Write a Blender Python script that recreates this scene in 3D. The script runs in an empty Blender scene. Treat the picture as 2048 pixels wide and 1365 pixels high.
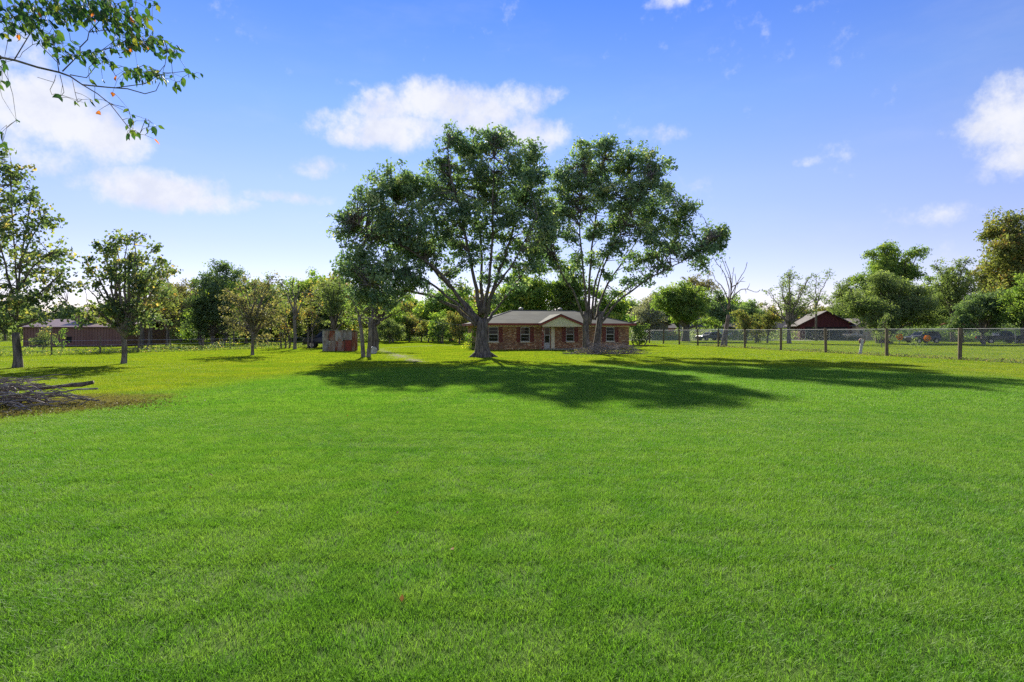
import bpy, bmesh, math, random
import numpy as np
from mathutils import Vector, Matrix
R = math.radians
random.seed(7); rng = np.random.default_rng(7)
SC = bpy.context.scene
COL = SC.collection
# ------------------------------------------------------------------ camera
F = 1138.0; HZ = 663.0; CH = 1.75; CX = 1024.0           # focal length in photo pixels, horizon row, eye height
cam = bpy.data.cameras.new('camera'); co = bpy.data.objects.new('camera', cam); COL.objects.link(co)
co.location = (0, 0, CH); co.rotation_euler = (R(90), 0, 0)
cam.sensor_width = 36; cam.lens = 36*F/2048; cam.shift_y = -(682.5-HZ)/2048
cam.clip_start = .05; cam.clip_end = 9000
SC.camera = co
# ------------------------------------------------------------------ light
SUN_AZ, SUN_EL = R(-13), R(31)
SKY_STRENGTH = .0766; SUN_STRENGTH = 3.2; EXPOSURE = 1.85
sd = bpy.data.lights.new('sun', 'SUN'); so = bpy.data.objects.new('sun', sd); COL.objects.link(so)
sd.energy = SUN_STRENGTH; sd.angle = R(.8); sd.color = (1, .93, .8)
sdir = Vector((math.sin(SUN_AZ)*math.cos(SUN_EL), math.cos(SUN_AZ)*math.cos(SUN_EL), math.sin(SUN_EL)))
so.rotation_euler = sdir.to_track_quat('Z', 'Y').to_euler(); so.location = (0, 0, 40)
vs = SC.view_settings
vs.view_transform = 'Standard'; vs.look = 'None'; vs.gamma = 1; vs.exposure = EXPOSURE; vs.use_curve_mapping = False
SC.cycles.max_bounces = 6; SC.cycles.transparent_max_bounces = 6
SC.cycles.diffuse_bounces = 3; SC.cycles.glossy_bounces = 2; SC.cycles.transmission_bounces = 4
SC.cycles.sample_clamp_indirect = 4; SC.cycles.use_denoising = False

class NB:                                                # small node-building helper
    def __init__(s, nt): s.nt = nt; s.n = nt.nodes; s.l = nt.links
    def node(s, t, **kw):
        n = s.n.new(t)
        for k, v in kw.items(): setattr(n, k, v)
        return n
    def put(s, sock, v):
        if isinstance(v, bpy.types.NodeSocket): s.l.new(v, sock)
        elif v is not None:
            if isinstance(v, (tuple, list)) and len(v) == 3 and sock.type == 'RGBA': v = (*v, 1)
            sock.default_value = v
    def m(s, op, a, b=None, c=None, clamp=False):
        n = s.node('ShaderNodeMath', operation=op, use_clamp=clamp)
        s.put(n.inputs[0], a); s.put(n.inputs[1], b)
        if c is not None: s.put(n.inputs[2], c)
        return n.outputs[0]
    def mix(s, f, a, b, t='MIX'):
        n = s.node('ShaderNodeMix', data_type='RGBA', blend_type=t)
        s.put(n.inputs[0], f); s.put(n.inputs[6], a); s.put(n.inputs[7], b)
        return n.outputs[2]
    def noise(s, vec, scale, detail=3, rough=.5, dist=0):
        n = s.node('ShaderNodeTexNoise'); s.put(n.inputs['Vector'], vec)
        n.inputs['Scale'].default_value = scale; n.inputs['Detail'].default_value = detail
        n.inputs['Roughness'].default_value = rough; n.inputs['Distortion'].default_value = dist
        return n.outputs['Fac']
    def smooth(s, v, a, b):
        n = s.node('ShaderNodeMapRange', interpolation_type='SMOOTHSTEP')
        s.put(n.inputs[0], v); n.inputs[1].default_value = a; n.inputs[2].default_value = b
        return n.outputs[0]
    def scale(s, vec, v):
        n = s.node('ShaderNodeVectorMath', operation='MULTIPLY'); s.put(n.inputs[0], vec); n.inputs[1].default_value = v
        return n.outputs[0]
    def ramp(s, f, stops):
        n = s.node('ShaderNodeValToRGB'); s.put(n.inputs[0], f); e = n.color_ramp.elements
        while len(e) < len(stops): e.new(.5)
        for i, (p, c) in enumerate(stops): e[i].position = p; e[i].color = (*c, 1)
        return n.outputs[0]

# ------------------------------------------------------------------ sky
world = bpy.data.worlds.new('World'); SC.world = world; world.use_nodes = True
nt = world.node_tree; nt.nodes.clear(); b = NB(nt)
sky = b.node('ShaderNodeTexSky', sky_type='NISHITA')
sky.sun_disc = False; sky.sun_elevation = SUN_EL; sky.sun_rotation = SUN_AZ
sky.air_density = 1.0; sky.dust_density = 0.0; sky.ozone_density = 3.0; sky.altitude = 0
geo = b.node('ShaderNodeTexCoord').outputs['Generated']
sep = b.node('ShaderNodeSeparateXYZ'); b.l.new(geo, sep.inputs[0])
az = b.m('ARCTAN2', sep.outputs[0], sep.outputs[1]); el = b.m('ARCSINE', sep.outputs[2])
up = b.m('MAXIMUM', sep.outputs[2], 0.0)
tint = b.ramp(up, [(0, (.53, .42, .49)), (.14, (.54, .425, .52)), (.24, (.56, .47, .56)), (.36, (.46, .475, .63)), (.52, (.255, .375, .71)), (1, (.25, .37, .74))])
skyc = b.mix(1.0, sky.outputs[0], tint, 'MULTIPLY')
def azel(px, py):
    return math.atan2(px-CX, F), math.atan2(HZ-py, math.hypot(F, px-CX))
warp = b.m('SUBTRACT', b.noise(geo, 9, 5, .62), .5)
warp2 = b.m('SUBTRACT', b.noise(geo, 34, 6, .65), .5)
dens = None
CLOUDS = [  # centre px, half width, half height, strength
 (790,262,150,36,1.0),(760,215,70,38,.9),(860,205,75,40,1.0),(960,225,120,46,1.0),(1040,205,60,38,.85),(1050,265,90,34,.8),(720,270,90,28,.85),(1105,192,38,22,.5),
 (700,166,70,14,.42),(1335,2,60,16,.3),(1320,268,66,26,.5),
 (60,225,100,62,1.0),(150,270,90,48,1.0),(90,310,90,36,.8),(40,110,50,40,.6),
 (290,378,120,34,.95),(370,400,110,22,.8),(470,408,60,14,.5),(640,335,60,28,.5),
 (2040,235,70,60,1.0),(1975,248,60,24,.8),(2040,310,50,36,.85),(1975,352,30,22,.5),(1890,425,80,26,.42),(560,395,170,16,.35),(620,560,160,40,.35),
 (1620,12,60,14,.28),(1610,325,40,14,.2)]
AZELS = [(*azel(x, y), math.atan(w/F), math.atan(h/F), s) for x, y, w, h, s in CLOUDS]
cv = b.node('ShaderNodeCombineXYZ'); b.l.new(az, cv.inputs[0]); b.l.new(el, cv.inputs[1])
for a, e, w, h, st_ in AZELS:
    q = b.node('ShaderNodeVectorMath', operation='MULTIPLY_ADD'); b.l.new(cv.outputs[0], q.inputs[0])
    q.inputs[1].default_value = (1/w, 1/h, 0); q.inputs[2].default_value = (-a/w, -e/h, 0)
    dt = b.node('ShaderNodeVectorMath', operation='DOT_PRODUCT'); b.l.new(q.outputs[0], dt.inputs[0]); b.l.new(q.outputs[0], dt.inputs[1])
    g = b.m('SUBTRACT', 1.35-(1-st_)*1.55, dt.outputs['Value'])
    dens = g if dens is None else b.m('MAXIMUM', dens, g)
# fair-weather clouds go on unseen round the sky, cover thickened to add fill light
side = b.smooth(b.m('ABSOLUTE', az), .78, .95)
rest = b.m('MULTIPLY', b.smooth(b.noise(b.scale(geo, (1, 1, 2.4)), 3.2, 2, .5), .48, .62), 1.7)
dens = b.m('MAXIMUM', dens, b.m('SUBTRACT', b.m('MULTIPLY', rest, side), .6))
d = b.m('ADD', b.m('MAXIMUM', dens, -1.5), b.m('ADD', b.m('MULTIPLY', warp, 3.4), b.m('MULTIPLY', warp2, 2.2)))
mask = b.smooth(d, -.25, 1.35)
wisp = b.smooth(b.noise(b.scale(geo, (1.2, 1.2, 4)), 3.0, 6, .6), .5, .9)
mask = b.m('MAXIMUM', b.m('MULTIPLY', mask, .95), b.m('MULTIPLY', wisp, .12))
kc = .97/(SKY_STRENGTH*2**EXPOSURE)
ccol = b.mix(b.smooth(b.noise(geo, 15, 5, .6), .35, .7), (.97*kc, .98*kc, 1.04*kc), (.78*kc, .82*kc, .97*kc))
skyc = b.mix(mask, skyc, ccol)
bg = b.node('ShaderNodeBackground'); b.l.new(skyc, bg.inputs[0]); bg.inputs[1].default_value = SKY_STRENGTH
wo = b.node('ShaderNodeOutputWorld'); b.l.new(bg.outputs[0], wo.inputs[0])

# ------------------------------------------------------------------ pixel rays to the ground or to a known depth
def G(px, py):
    Y = F*CH/(py-HZ); return Vector(((px-CX)/F*Y, Y, 0))
def P(px, py, Y): return Vector(((px-CX)/F*Y, Y, CH+(HZ-py)/F*Y))

# ------------------------------------------------------------------ mesh helpers
def link(o, parent=None):
    COL.objects.link(o)
    if parent: o.parent = parent
    return o
def tag(o, label=None, cat=None, group=None, kind=None):
    if label: o['label'] = label
    if cat: o['category'] = cat
    if group: o['group'] = group
    if kind: o['kind'] = kind
    return o
def empty(name, loc=(0, 0, 0), rz=0, label=None, cat=None, group=None):
    o = bpy.data.objects.new(name, None); o.location = loc; o.rotation_euler = (0, 0, rz); o.empty_display_size = .2
    return tag(link(o), label, cat, group)
def npmesh(name, V, faces_n, idx, mat, attrs=None, smooth=False):
    """V (n,3); faces_n = corner count of every face (constant); idx flat."""
    me = bpy.data.meshes.new(name); nf = len(idx)//faces_n
    me.vertices.add(len(V)); me.vertices.foreach_set('co', np.asarray(V, np.float32).ravel())
    me.loops.add(len(idx)); me.loops.foreach_set('vertex_index', np.asarray(idx, np.int32))
    me.polygons.add(nf); me.polygons.foreach_set('loop_start', np.arange(nf, dtype=np.int32)*faces_n)
    if smooth: me.polygons.foreach_set('use_smooth', np.ones(nf, bool))
    for k, a in (attrs or {}).items():
        at = me.attributes.new(k, 'FLOAT', 'POINT'); at.data.foreach_set('value', np.asarray(a, np.float32))
    me.update(calc_edges=True); me.materials.append(mat)
    return me
class MB:
    def __init__(s): s.v = []; s.f = []
    def box(s, x0, x1, y0, y1, z0, z1):
        n = len(s.v)
        s.v += [(x0,y0,z0),(x1,y0,z0),(x1,y1,z0),(x0,y1,z0),(x0,y0,z1),(x1,y0,z1),(x1,y1,z1),(x0,y1,z1)]
        s.f += [tuple(n+i for i in q) for q in ((3,2,1,0),(4,5,6,7),(0,1,5,4),(1,2,6,5),(2,3,7,6),(3,0,4,7))]; return s
    def poly(s, pts):
        n = len(s.v); s.v += [tuple(p) for p in pts]; s.f.append(tuple(range(n, n+len(pts)))); return s
    def prism(s, pts, d):                                 # polygon pts swept by vector d
        n = len(s.v); k = len(pts); d = Vector(d)
        s.v += [tuple(p) for p in pts] + [tuple(Vector(p)+d) for p in pts]
        s.f += [tuple(range(n+k-1, n-1, -1)), tuple(range(n+k, n+2*k))]
        s.f += [(n+i, n+(i+1) % k, n+k+(i+1) % k, n+k+i) for i in range(k)]; return s
    def tube(s, pts, rad, sides=6, cap=True, lump=None):
        pts = [Vector(p) for p in pts]; n0 = len(s.v); k = len(pts)
        ref = Vector((.31, .17, .93)) if abs((pts[-1]-pts[0]).normalized().z) < .9 else Vector((1, .1, 0))
        for i, p in enumerate(pts):
            t = (pts[min(i+1, k-1)]-pts[max(i-1, 0)])
            t = t.normalized() if t.length > 1e-9 else Vector((0, 0, 1))
            u = t.cross(ref).normalized(); w = t.cross(u); r = rad[i] if hasattr(rad, '__len__') else rad
            for j in range(sides):
                a = 2*math.pi*j/sides; rr = r*(lump(i, a) if lump else 1)
                s.v.append(tuple(p+u*(rr*math.cos(a))+w*(rr*math.sin(a))))
        for i in range(k-1):
            for j in range(sides):
                a = n0+i*sides+j; c = n0+i*sides+(j+1) % sides
                s.f.append((a, c, c+sides, a+sides))
        if cap:
            s.f.append(tuple(n0+j for j in range(sides))[::-1]); s.f.append(tuple(n0+(k-1)*sides+j for j in range(sides)))
        return s
    def ring(s, c, axis, r, t, n=14):                     # disc with thickness
        c = Vector(c); a = Vector(axis).normalized(); u = a.orthogonal().normalized(); w = a.cross(u)
        s.prism([c+u*(r*math.cos(2*math.pi*i/n))+w*(r*math.sin(2*math.pi*i/n)) for i in range(n)], a*t); return s
    def build(s, name, mat, parent=None, smooth=False):
        me = bpy.data.meshes.new(name); me.from_pydata(s.v, [], s.f); me.materials.append(mat)
        bm = bmesh.new(); bm.from_mesh(me); bmesh.ops.recalc_face_normals(bm, faces=bm.faces); bm.to_mesh(me); bm.free()
        if smooth: me.polygons.foreach_set('use_smooth', np.ones(len(me.polygons), bool))
        return link(bpy.data.objects.new(name, me), parent)

# ------------------------------------------------------------------ materials
def pmat(name, col, rough=.7, metal=0, spec=.4, fn=None, bump=None):
    m = bpy.data.materials.new(name); m.use_nodes = True; nb = NB(m.node_tree)
    p = m.node_tree.nodes['Principled BSDF']
    p.inputs['Roughness'].default_value = rough; p.inputs['Metallic'].default_value = metal
    p.inputs['Specular IOR Level'].default_value = spec
    oc = nb.node('ShaderNodeTexCoord').outputs['Object']
    c = fn(nb, oc) if fn else col
    nb.put(p.inputs['Base Color'], c)
    if bump:
        bn = nb.node('ShaderNodeBump'); bn.inputs['Strength'].default_value = bump[1]; bn.inputs['Distance'].default_value = bump[2]
        nb.put(bn.inputs['Height'], bump[0](nb, oc)); nb.l.new(bn.outputs[0], p.inputs['Normal'])
    return m
def worn(c1, c2, sc=3, lo=.4, hi=.65, st=(1, 1, 1)):
    return lambda nb, oc: nb.mix(nb.smooth(nb.noise(nb.scale(oc, st), sc, 5, .65), lo, hi), c1, c2)
def bark(name, dark, light, st=(1, 1, .16), sc=9):
    return pmat(name, None, .9, 0, .2, lambda nb, oc: nb.mix(nb.smooth(nb.noise(nb.scale(oc, st), sc, 6, .7), .35, .68), dark, light),
                (lambda nb, oc: nb.noise(nb.scale(oc, st), sc*1.3, 6, .7), .9, .06))
BARK = bark('bark_grey', (.055, .047, .038), (.24, .205, .165))
BARK_PALE = bark('bark_pale', (.10, .085, .065), (.30, .26, .21), (1, 1, .3), 7)
BARK_DEAD = bark('bark_dead', (.10, .075, .055), (.27, .21, .16), (1, 1, .2), 8)
STICK = bark('stick_grey', (.13, .11, .09), (.42, .37, .32), (1, 1, 1), 5)
LB = 2.5
def leafmat(name, stops, trans=.38, tcol=(1.25, 1.35, .55), rough=.45, spec=.05):
    m = bpy.data.materials.new(name); m.use_nodes = True; nb = NB(m.node_tree); nt = m.node_tree
    p = nt.nodes['Principled BSDF']; out = nt.nodes['Material Output']
    at = nb.node('ShaderNodeAttribute', attribute_name='tint')
    c = nb.ramp(at.outputs['Fac'], [(p_, tuple(v*LB for v in c_)) for p_, c_ in stops])
    nb.put(p.inputs['Base Color'], c); p.inputs['Roughness'].default_value = max(rough, .58); p.inputs['Specular IOR Level'].default_value = spec
    t = nb.node('ShaderNodeBsdfTranslucent'); nb.put(t.inputs[0], nb.mix(1, c, tcol, 'MULTIPLY'))
    mx = nb.node('ShaderNodeMixShader'); mx.inputs[0].default_value = trans+.06
    nb.l.new(p.outputs[0], mx.inputs[1]); nb.l.new(t.outputs[0], mx.inputs[2]); nb.l.new(mx.outputs[0], out.inputs[0])
    return m
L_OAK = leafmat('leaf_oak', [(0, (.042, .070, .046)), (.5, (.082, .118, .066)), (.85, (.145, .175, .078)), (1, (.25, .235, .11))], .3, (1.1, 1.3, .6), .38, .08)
L_DARK = leafmat('leaf_dark', [(0, (.038, .062, .036)), (.6, (.072, .105, .05)), (1, (.135, .16, .065))], .3)
L_OLIVE = leafmat('leaf_olive', [(0, (.04, .06, .025)), (.6, (.085, .11, .045)), (1, (.15, .17, .08))], .35)
L_TALLOW = leafmat('leaf_tallow', [(0, (.03, .05, .032)), (.55, (.07, .092, .042)), (.85, (.15, .15, .055)), (1, (.26, .18, .08))], .35)
L_AUTUMN = leafmat('leaf_autumn', [(0, (.045, .058, .026)), (.5, (.09, .10, .036)), (.85, (.135, .112, .04)), (1, (.185, .095, .038))], .4)
L_BROWN = leafmat('leaf_brownish', [(0, (.045, .05, .03)), (.6, (.095, .085, .05)), (1, (.16, .125, .07))], .35)
L_BRIGHT = leafmat('leaf_bright', [(0, (.038, .076, .02)), (.5, (.085, .13, .03)), (.9, (.175, .20, .04)), (1, (.28, .26, .04))], .42)
L_GREEN = leafmat('leaf_green', [(0, (.038, .066, .02)), (.6, (.085, .122, .032)), (1, (.17, .19, .05))], .4)
L_GREYB = leafmat('leaf_grey', [(0, (.08, .085, .07)), (.6, (.15, .15, .12)), (1, (.24, .22, .17))], .3)
L_NEAR = leafmat('leaf_near', [(0, (.012, .03, .018)), (.4, (.022, .05, .018)), (.8, (.06, .085, .018)), (.93, (.15, .11, .02)), (.96, (.26, .075, .02)), (1, (.3, .09, .025))], .3)
L_DRY = leafmat('leaf_dry', [(0, (.03, .026, .012)), (1, (.075, .06, .028))], .2)
L_FALLEN = leafmat('leaf_fallen', [(0, (.07, .035, .015)), (1, (.16, .075, .025))], .1)

# ------------------------------------------------------------------ ground
def zone(nb, pos):
    """1 on the mown green lawn in front, 0 on the yellower grass beyond"""
    s = nb.node('ShaderNodeSeparateXYZ'); nb.l.new(pos, s.inputs[0])
    wob = nb.m('MULTIPLY', nb.m('SUBTRACT', nb.noise(pos, .35, 3), .5), .35)
    x = nb.m('POWER', nb.m('ABSOLUTE', nb.m('DIVIDE', nb.m('SUBTRACT', s.outputs[0], 4.6), 14.6)), 4)
    y = nb.m('POWER', nb.m('ABSOLUTE', nb.m('DIVIDE', nb.m('SUBTRACT', s.outputs[1], 4), 24.5)), 4)
    r = nb.m('ADD', nb.m('ADD', x, y), wob)
    green = nb.m('SUBTRACT', 1, nb.smooth(r, .6, 1.4))
    dx = nb.m('DIVIDE', nb.m('ADD', s.outputs[0], 10.6), 1.9); dy = nb.m('DIVIDE', nb.m('SUBTRACT', s.outputs[1], 13.9), 2.2)
    dry = nb.m('SUBTRACT', 1, nb.smooth(nb.m('ADD', nb.m('ADD', nb.m('MULTIPLY', dx, dx), nb.m('MULTIPLY', dy, dy)), nb.m('MULTIPLY', nb.m('SUBTRACT', nb.noise(pos, .9, 4), .5), 2.2)), .15, 1.3))
    return green, dry
def grass_colour(nb, pos, tint=None):
    g, dry = zone(nb, pos)
    n1 = nb.noise(pos, .55, 4, .6); n2 = nb.noise(pos, 2.6, 4, .6); n3 = nb.noise(pos, .13, 3, .5)
    green = nb.mix(nb.smooth(n1, .3, .7), (.106, .250, .024), (.158, .295, .036))
    green = nb.mix(nb.m('MULTIPLY', nb.smooth(n2, .4, .72), .75), green, (.21, .335, .062))
    yel = nb.mix(nb.smooth(n1, .3, .72), (.175, .262, .016), (.272, .315, .024))
    yel = nb.mix(nb.m('MULTIPLY', nb.smooth(n3, .5, .72), .5), yel, (.135, .235, .012))
    yel = nb.mix(nb.m('MULTIPLY', nb.smooth(n2, .55, .8), .6), yel, (.30, .25, .045))
    c = nb.mix(g, yel, green)
    c = nb.mix(nb.m('MULTIPLY', dry, .85), c, nb.mix(n2, (.10, .075, .03), (.26, .2, .09)))
    if tint is not None:
        c = nb.mix(1, c, nb.ramp(tint, [(0, (.68, .72, .7)), (.5, (1, 1, 1)), (.9, (1.2, 1.15, 1.15)), (1, (1.5, 1.3, 1.4))]), 'MULTIPLY')
    return c
def ground_mat():
    m = bpy.data.materials.new('ground_turf'); m.use_nodes = True; nb = NB(m.node_tree); p = m.node_tree.nodes['Principled BSDF']
    pos = nb.node('ShaderNodeNewGeometry').outputs['Position']
    c = nb.mix(.7, grass_colour(nb, pos), (.022, .035, .006))
    sp = nb.node('ShaderNodeSeparateXYZ'); nb.l.new(pos, sp.inputs[0])
    far = nb.smooth(sp.outputs[1], 60, 120)
    c = nb.mix(far, c, nb.mix(nb.noise(pos, .08, 4), (.10, .15, .02), (.16, .19, .04)))
    nb.put(p.inputs['Base Color'], c); p.inputs['Roughness'].default_value = .95; p.inputs['Specular IOR Level'].default_value = .1
    return m
g = MB(); g.poly([(-3000, -200, 0), (3000, -200, 0), (3000, 4000, 0), (-3000, 4000, 0)])
tag(g.build('ground', ground_mat()), kind='structure')
def blade_mat(name):
    m = bpy.data.materials.new(name); m.use_nodes = True; nb = NB(m.node_tree); nt = m.node_tree
    p = nt.nodes['Principled BSDF']; out = nt.nodes['Material Output']
    pos = nb.node('ShaderNodeNewGeometry').outputs['Position']
    at = nb.node('ShaderNodeAttribute', attribute_name='tint')
    c = grass_colour(nb, pos, at.outputs['Fac'])
    nb.put(p.inputs['Base Color'], c); p.inputs['Roughness'].default_value = .55; p.inputs['Specular IOR Level'].default_value = .25
    t = nb.node('ShaderNodeBsdfTranslucent'); nb.put(t.inputs[0], nb.mix(1, c, (1.1, 1.2, .6), 'MULTIPLY'))
    mx = nb.node('ShaderNodeMixShader'); mx.inputs[0].default_value = .5
    nb.l.new(p.outputs[0], mx.inputs[1]); nb.l.new(t.outputs[0], mx.inputs[2]); nb.l.new(mx.outputs[0], out.inputs[0])
    return m
BLADE = blade_mat('grass_blade')
# driveway: worn gravel track that bends behind the house
def drive_pts():
    c = [(-5.2, 31.5), (-6.6, 36), (-8.6, 42), (-11.5, 50), (-13, 57), (-11.5, 64), (-7, 70), (0, 74), (7, 77)]
    w = [1.0, 1.5, 1.3, 1.6, 1.7, 1.8, 1.9, 1.8, 1.6]
    return c, w
DC, DW = drive_pts()
def in_drive(x, y, pad=0):
    for i in range(len(DC)-1):
        ax, ay = DC[i]; bx, by = DC[i+1]; dx, dy = bx-ax, by-ay
        t = max(0, min(1, ((x-ax)*dx+(y-ay)*dy)/(dx*dx+dy*dy)))
        if math.hypot(x-ax-t*dx, y-ay-t*dy) < DW[i]+(DW[i+1]-DW[i])*t+pad: return True
    return False
dm = MB(); L = []; Rr = []; Cn = []; rd = random.Random(3)
pts = []
for i in range(len(DC)-1):
    for k in range(5):
        t = k/5; pts.append((Vector((*DC[i], 0)).lerp(Vector((*DC[i+1], 0)), t), DW[i]+(DW[i+1]-DW[i])*t))
for i, (p, w) in enumerate(pts):
    t = (pts[min(i+1, len(pts)-1)][0]-pts[max(i-1, 0)][0]).normalized(); nrm = Vector((-t.y, t.x, 0))
    L.append(p+nrm*(w*rd.uniform(.8, 1.25))+Vector((0, 0, .012))); Rr.append(p-nrm*(w*rd.uniform(.8, 1.25))+Vector((0, 0, .012))); Cn.append(p+Vector((0, 0, .06)))
for i in range(len(pts)-1): dm.poly([L[i], Cn[i], Cn[i+1], L[i+1]]); dm.poly([Cn[i], Rr[i], Rr[i+1], Cn[i+1]])
GRAVEL = pmat('gravel_track', None, .95, 0, .1, lambda nb, oc: nb.mix(nb.smooth(nb.noise(oc, 1.3, 5, .7), .4, .62), (.115, .095, .062), (.11, .13, .03)),
              (lambda nb, oc: nb.noise(oc, 30, 4), .6, .03))
tag(dm.build('driveway', GRAVEL), kind='structure')

# grass: one patch of blades per sheet, instanced over the lawn
def grass_sheet(name, label, size, nb_, h, w, pts, seed, curl=.7):
    r = np.random.default_rng(seed); n = nb_
    # tufts make the lawn uneven
    tc = r.uniform(-size/2, size/2, (max(8, int(size*size*110)), 2))
    base = np.where(r.random((n, 1)) < .4, tc[r.integers(0, len(tc), n)] + r.normal(0, .045*max(1, w/.004)**.5, (n, 2)), r.uniform(-size/2, size/2, (n, 2)))
    a = r.uniform(0, 2*np.pi, n); hh = h*r.uniform(.45, 1.2, n); ww = w*r.uniform(.6, 1.3, n); lean = r.uniform(.15, curl, n)
    d = np.stack([np.cos(a), np.sin(a)], 1); s = np.stack([-np.sin(a), np.cos(a)], 1)
    tw = r.uniform(-1.2, 1.2, n); s = s*np.cos(tw)[:, None]+d*np.sin(tw)[:, None]
    def ring(t, wid):
        c = np.concatenate([base+d*(hh*lean*t**1.7)[:, None]*1.3, (hh*(t-.28*lean*t*t))[:, None]], 1)
        o = np.concatenate([s*(ww*wid/2)[:, None], np.zeros((n, 1))], 1)
        return c-o, c+o, c
    A0, A1, _ = ring(0., 1); B0, B1, _ = ring(.55, .85); _, _, T = ring(1., 0)
    V = np.stack([A0, A1, B0, B1, T], 1).reshape(-1, 3); V[:, 2] -= .003
    k = np.arange(n)[:, None]*5
    idx = np.concatenate([k+0, k+1, k+3, k+0, k+3, k+2, k+2, k+3, k+4], 1).ravel()
    tint = np.repeat(np.clip(r.beta(2, 2, n), 0, 1), 5)
    Np = len(pts); pv = np.array([(p[0], p[1], .001) for p in pts])
    V2 = np.concatenate([V, pv]); tint = np.concatenate([tint, np.zeros(Np)])
    isp = np.concatenate([np.zeros(len(V)), np.ones(Np)]); rot = np.concatenate([np.zeros(len(V)), [p[2] for p in pts]])
    scl = np.concatenate([np.ones(len(V)), [p[3] for p in pts]])
    me = npmesh(name, V2, 3, idx, BLADE, dict(tint=tint, isp=isp, rot=rot, scl=scl))
    o = link(bpy.data.objects.new(name, me)); tag(o, label, 'grass', kind='stuff')
    ng = bpy.data.node_groups.new('scatter_'+name, 'GeometryNodeTree')
    ng.interface.new_socket('Geometry', in_out='INPUT', socket_type='NodeSocketGeometry')
    ng.interface.new_socket('Geometry', in_out='OUTPUT', socket_type='NodeSocketGeometry')
    N = ng.nodes; Lk = ng.links
    gi = N.new('NodeGroupInput'); go = N.new('NodeGroupOutput')
    def at(nm):
        x = N.new('GeometryNodeInputNamedAttribute'); x.data_type = 'FLOAT'; x.inputs['Name'].default_value = nm; return x.outputs['Attribute']
    cmp_ = N.new('FunctionNodeCompare'); cmp_.data_type = 'FLOAT'; cmp_.operation = 'GREATER_THAN'
    Lk.new(at('isp'), cmp_.inputs[0]); cmp_.inputs[1].default_value = .5
    se = N.new('GeometryNodeSeparateGeometry'); se.domain = 'POINT'
    Lk.new(gi.outputs[0], se.inputs[0]); Lk.new(cmp_.outputs[0], se.inputs[1])
    mp = N.new('GeometryNodeMeshToPoints'); Lk.new(se.outputs[0], mp.inputs[0])
    ip = N.new('GeometryNodeInstanceOnPoints'); Lk.new(mp.outputs[0], ip.inputs['Points']); Lk.new(se.outputs[1], ip.inputs['Instance'])
    cx = N.new('ShaderNodeCombineXYZ'); Lk.new(at('rot'), cx.inputs[2]); 
    er = N.new('FunctionNodeEulerToRotation'); Lk.new(cx.outputs[0], er.inputs[0]); Lk.new(er.outputs[0], ip.inputs['Rotation'])
    cs = N.new('ShaderNodeCombineXYZ'); cs.inputs[0].default_value = 1; cs.inputs[1].default_value = 1
    Lk.new(at('scl'), cs.inputs[2]); Lk.new(cs.outputs[0], ip.inputs['Scale'])
    Lk.new(ip.outputs[0], go.inputs[0])
    md = o.modifiers.new('scatter', 'NODES'); md.node_group = ng
    return o
def gpoints(y0, y1, step, seed, nset, keep=None):
    r = random.Random(seed); sets = [[] for _ in range(nset)]
    y = y0
    while y < y1:
        xm = y*.97+2.5; x = -xm
        while x < xm:
            px, py = x+r.uniform(-.12, .12)*step, y+r.uniform(-.12, .12)*step
            if keep is None or keep(px, py, r):
                n = .5+.25*math.sin(px*.9+1.3*math.sin(py*.7))+.25*math.sin(py*1.1+1.7*math.sin(px*.53+2))
                sets[r.randrange(nset)].append((px, py, r.randrange(4)*math.pi/2+r.uniform(-.1, .1), .82+.34*n+r.uniform(-.07, .07)))
            x += step
        y += step
    return sets
def house_keep(x, y):                                     # no grass inside the brick house
    return not (-3.6 < x < 11 and 53.6+.21*(x+3) < y < 57.6+.21*(x+3))
near_lab = 'short green mown lawn grass in the foreground'
for i, s in enumerate(gpoints(1.6, 13.5, .8, 1, 4)):
    grass_sheet('lawn_grass', near_lab, 1.0, 8500, .050, .0036, s, 20+i, .9)
for i, s in enumerate(gpoints(13.0, 34, 1.6, 2, 3, None)):
    grass_sheet('lawn_grass', 'lawn grass in front of the two big trees', 2.0, 10000, .062, .0075, s, 30+i)
for i, s in enumerate(gpoints(33.2, 100, 3.3, 3, 3, lambda x, y, r: house_keep(x, y))):
    grass_sheet('yard_grass', 'yellow green grass round the house and trees', 4.0, 8500, .085, .024, s, 40+i, .5)

# ------------------------------------------------------------------ trees
DM = 2.2
def leaves(name, pos, size, mat, parent, tint, r, asp=.55, up=.3):
    n = len(pos)
    ax = r.normal(0, 1, (n, 3)); ax[:, 2] -= .25; ax /= np.linalg.norm(ax, axis=1)[:, None]
    nm = r.normal(0, 1, (n, 3)); nm[:, 2] += up; sd = np.cross(ax, nm); sd /= np.linalg.norm(sd, axis=1)[:, None]+1e-9
    nn = np.cross(sd, ax); sz = size*r.uniform(.6, 1.3, n)
    a = ax*sz[:, None]; s_ = sd*(sz*asp/2)[:, None]; f_ = nn*(sz*.12)[:, None]
    V = np.stack([pos-a*.5, pos-a*.02+s_+f_, pos+a*.5, pos-a*.02-s_+f_], 1).reshape(-1, 3)
    k = np.arange(n)[:, None]*4
    idx = np.concatenate([k, k+1, k+2, k, k+2, k+3], 1).ravel()
    me = npmesh(name, V, 3, idx, mat, dict(tint=np.repeat(tint, 4)))
    return link(bpy.data.objects.new(name, me), parent)
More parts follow.
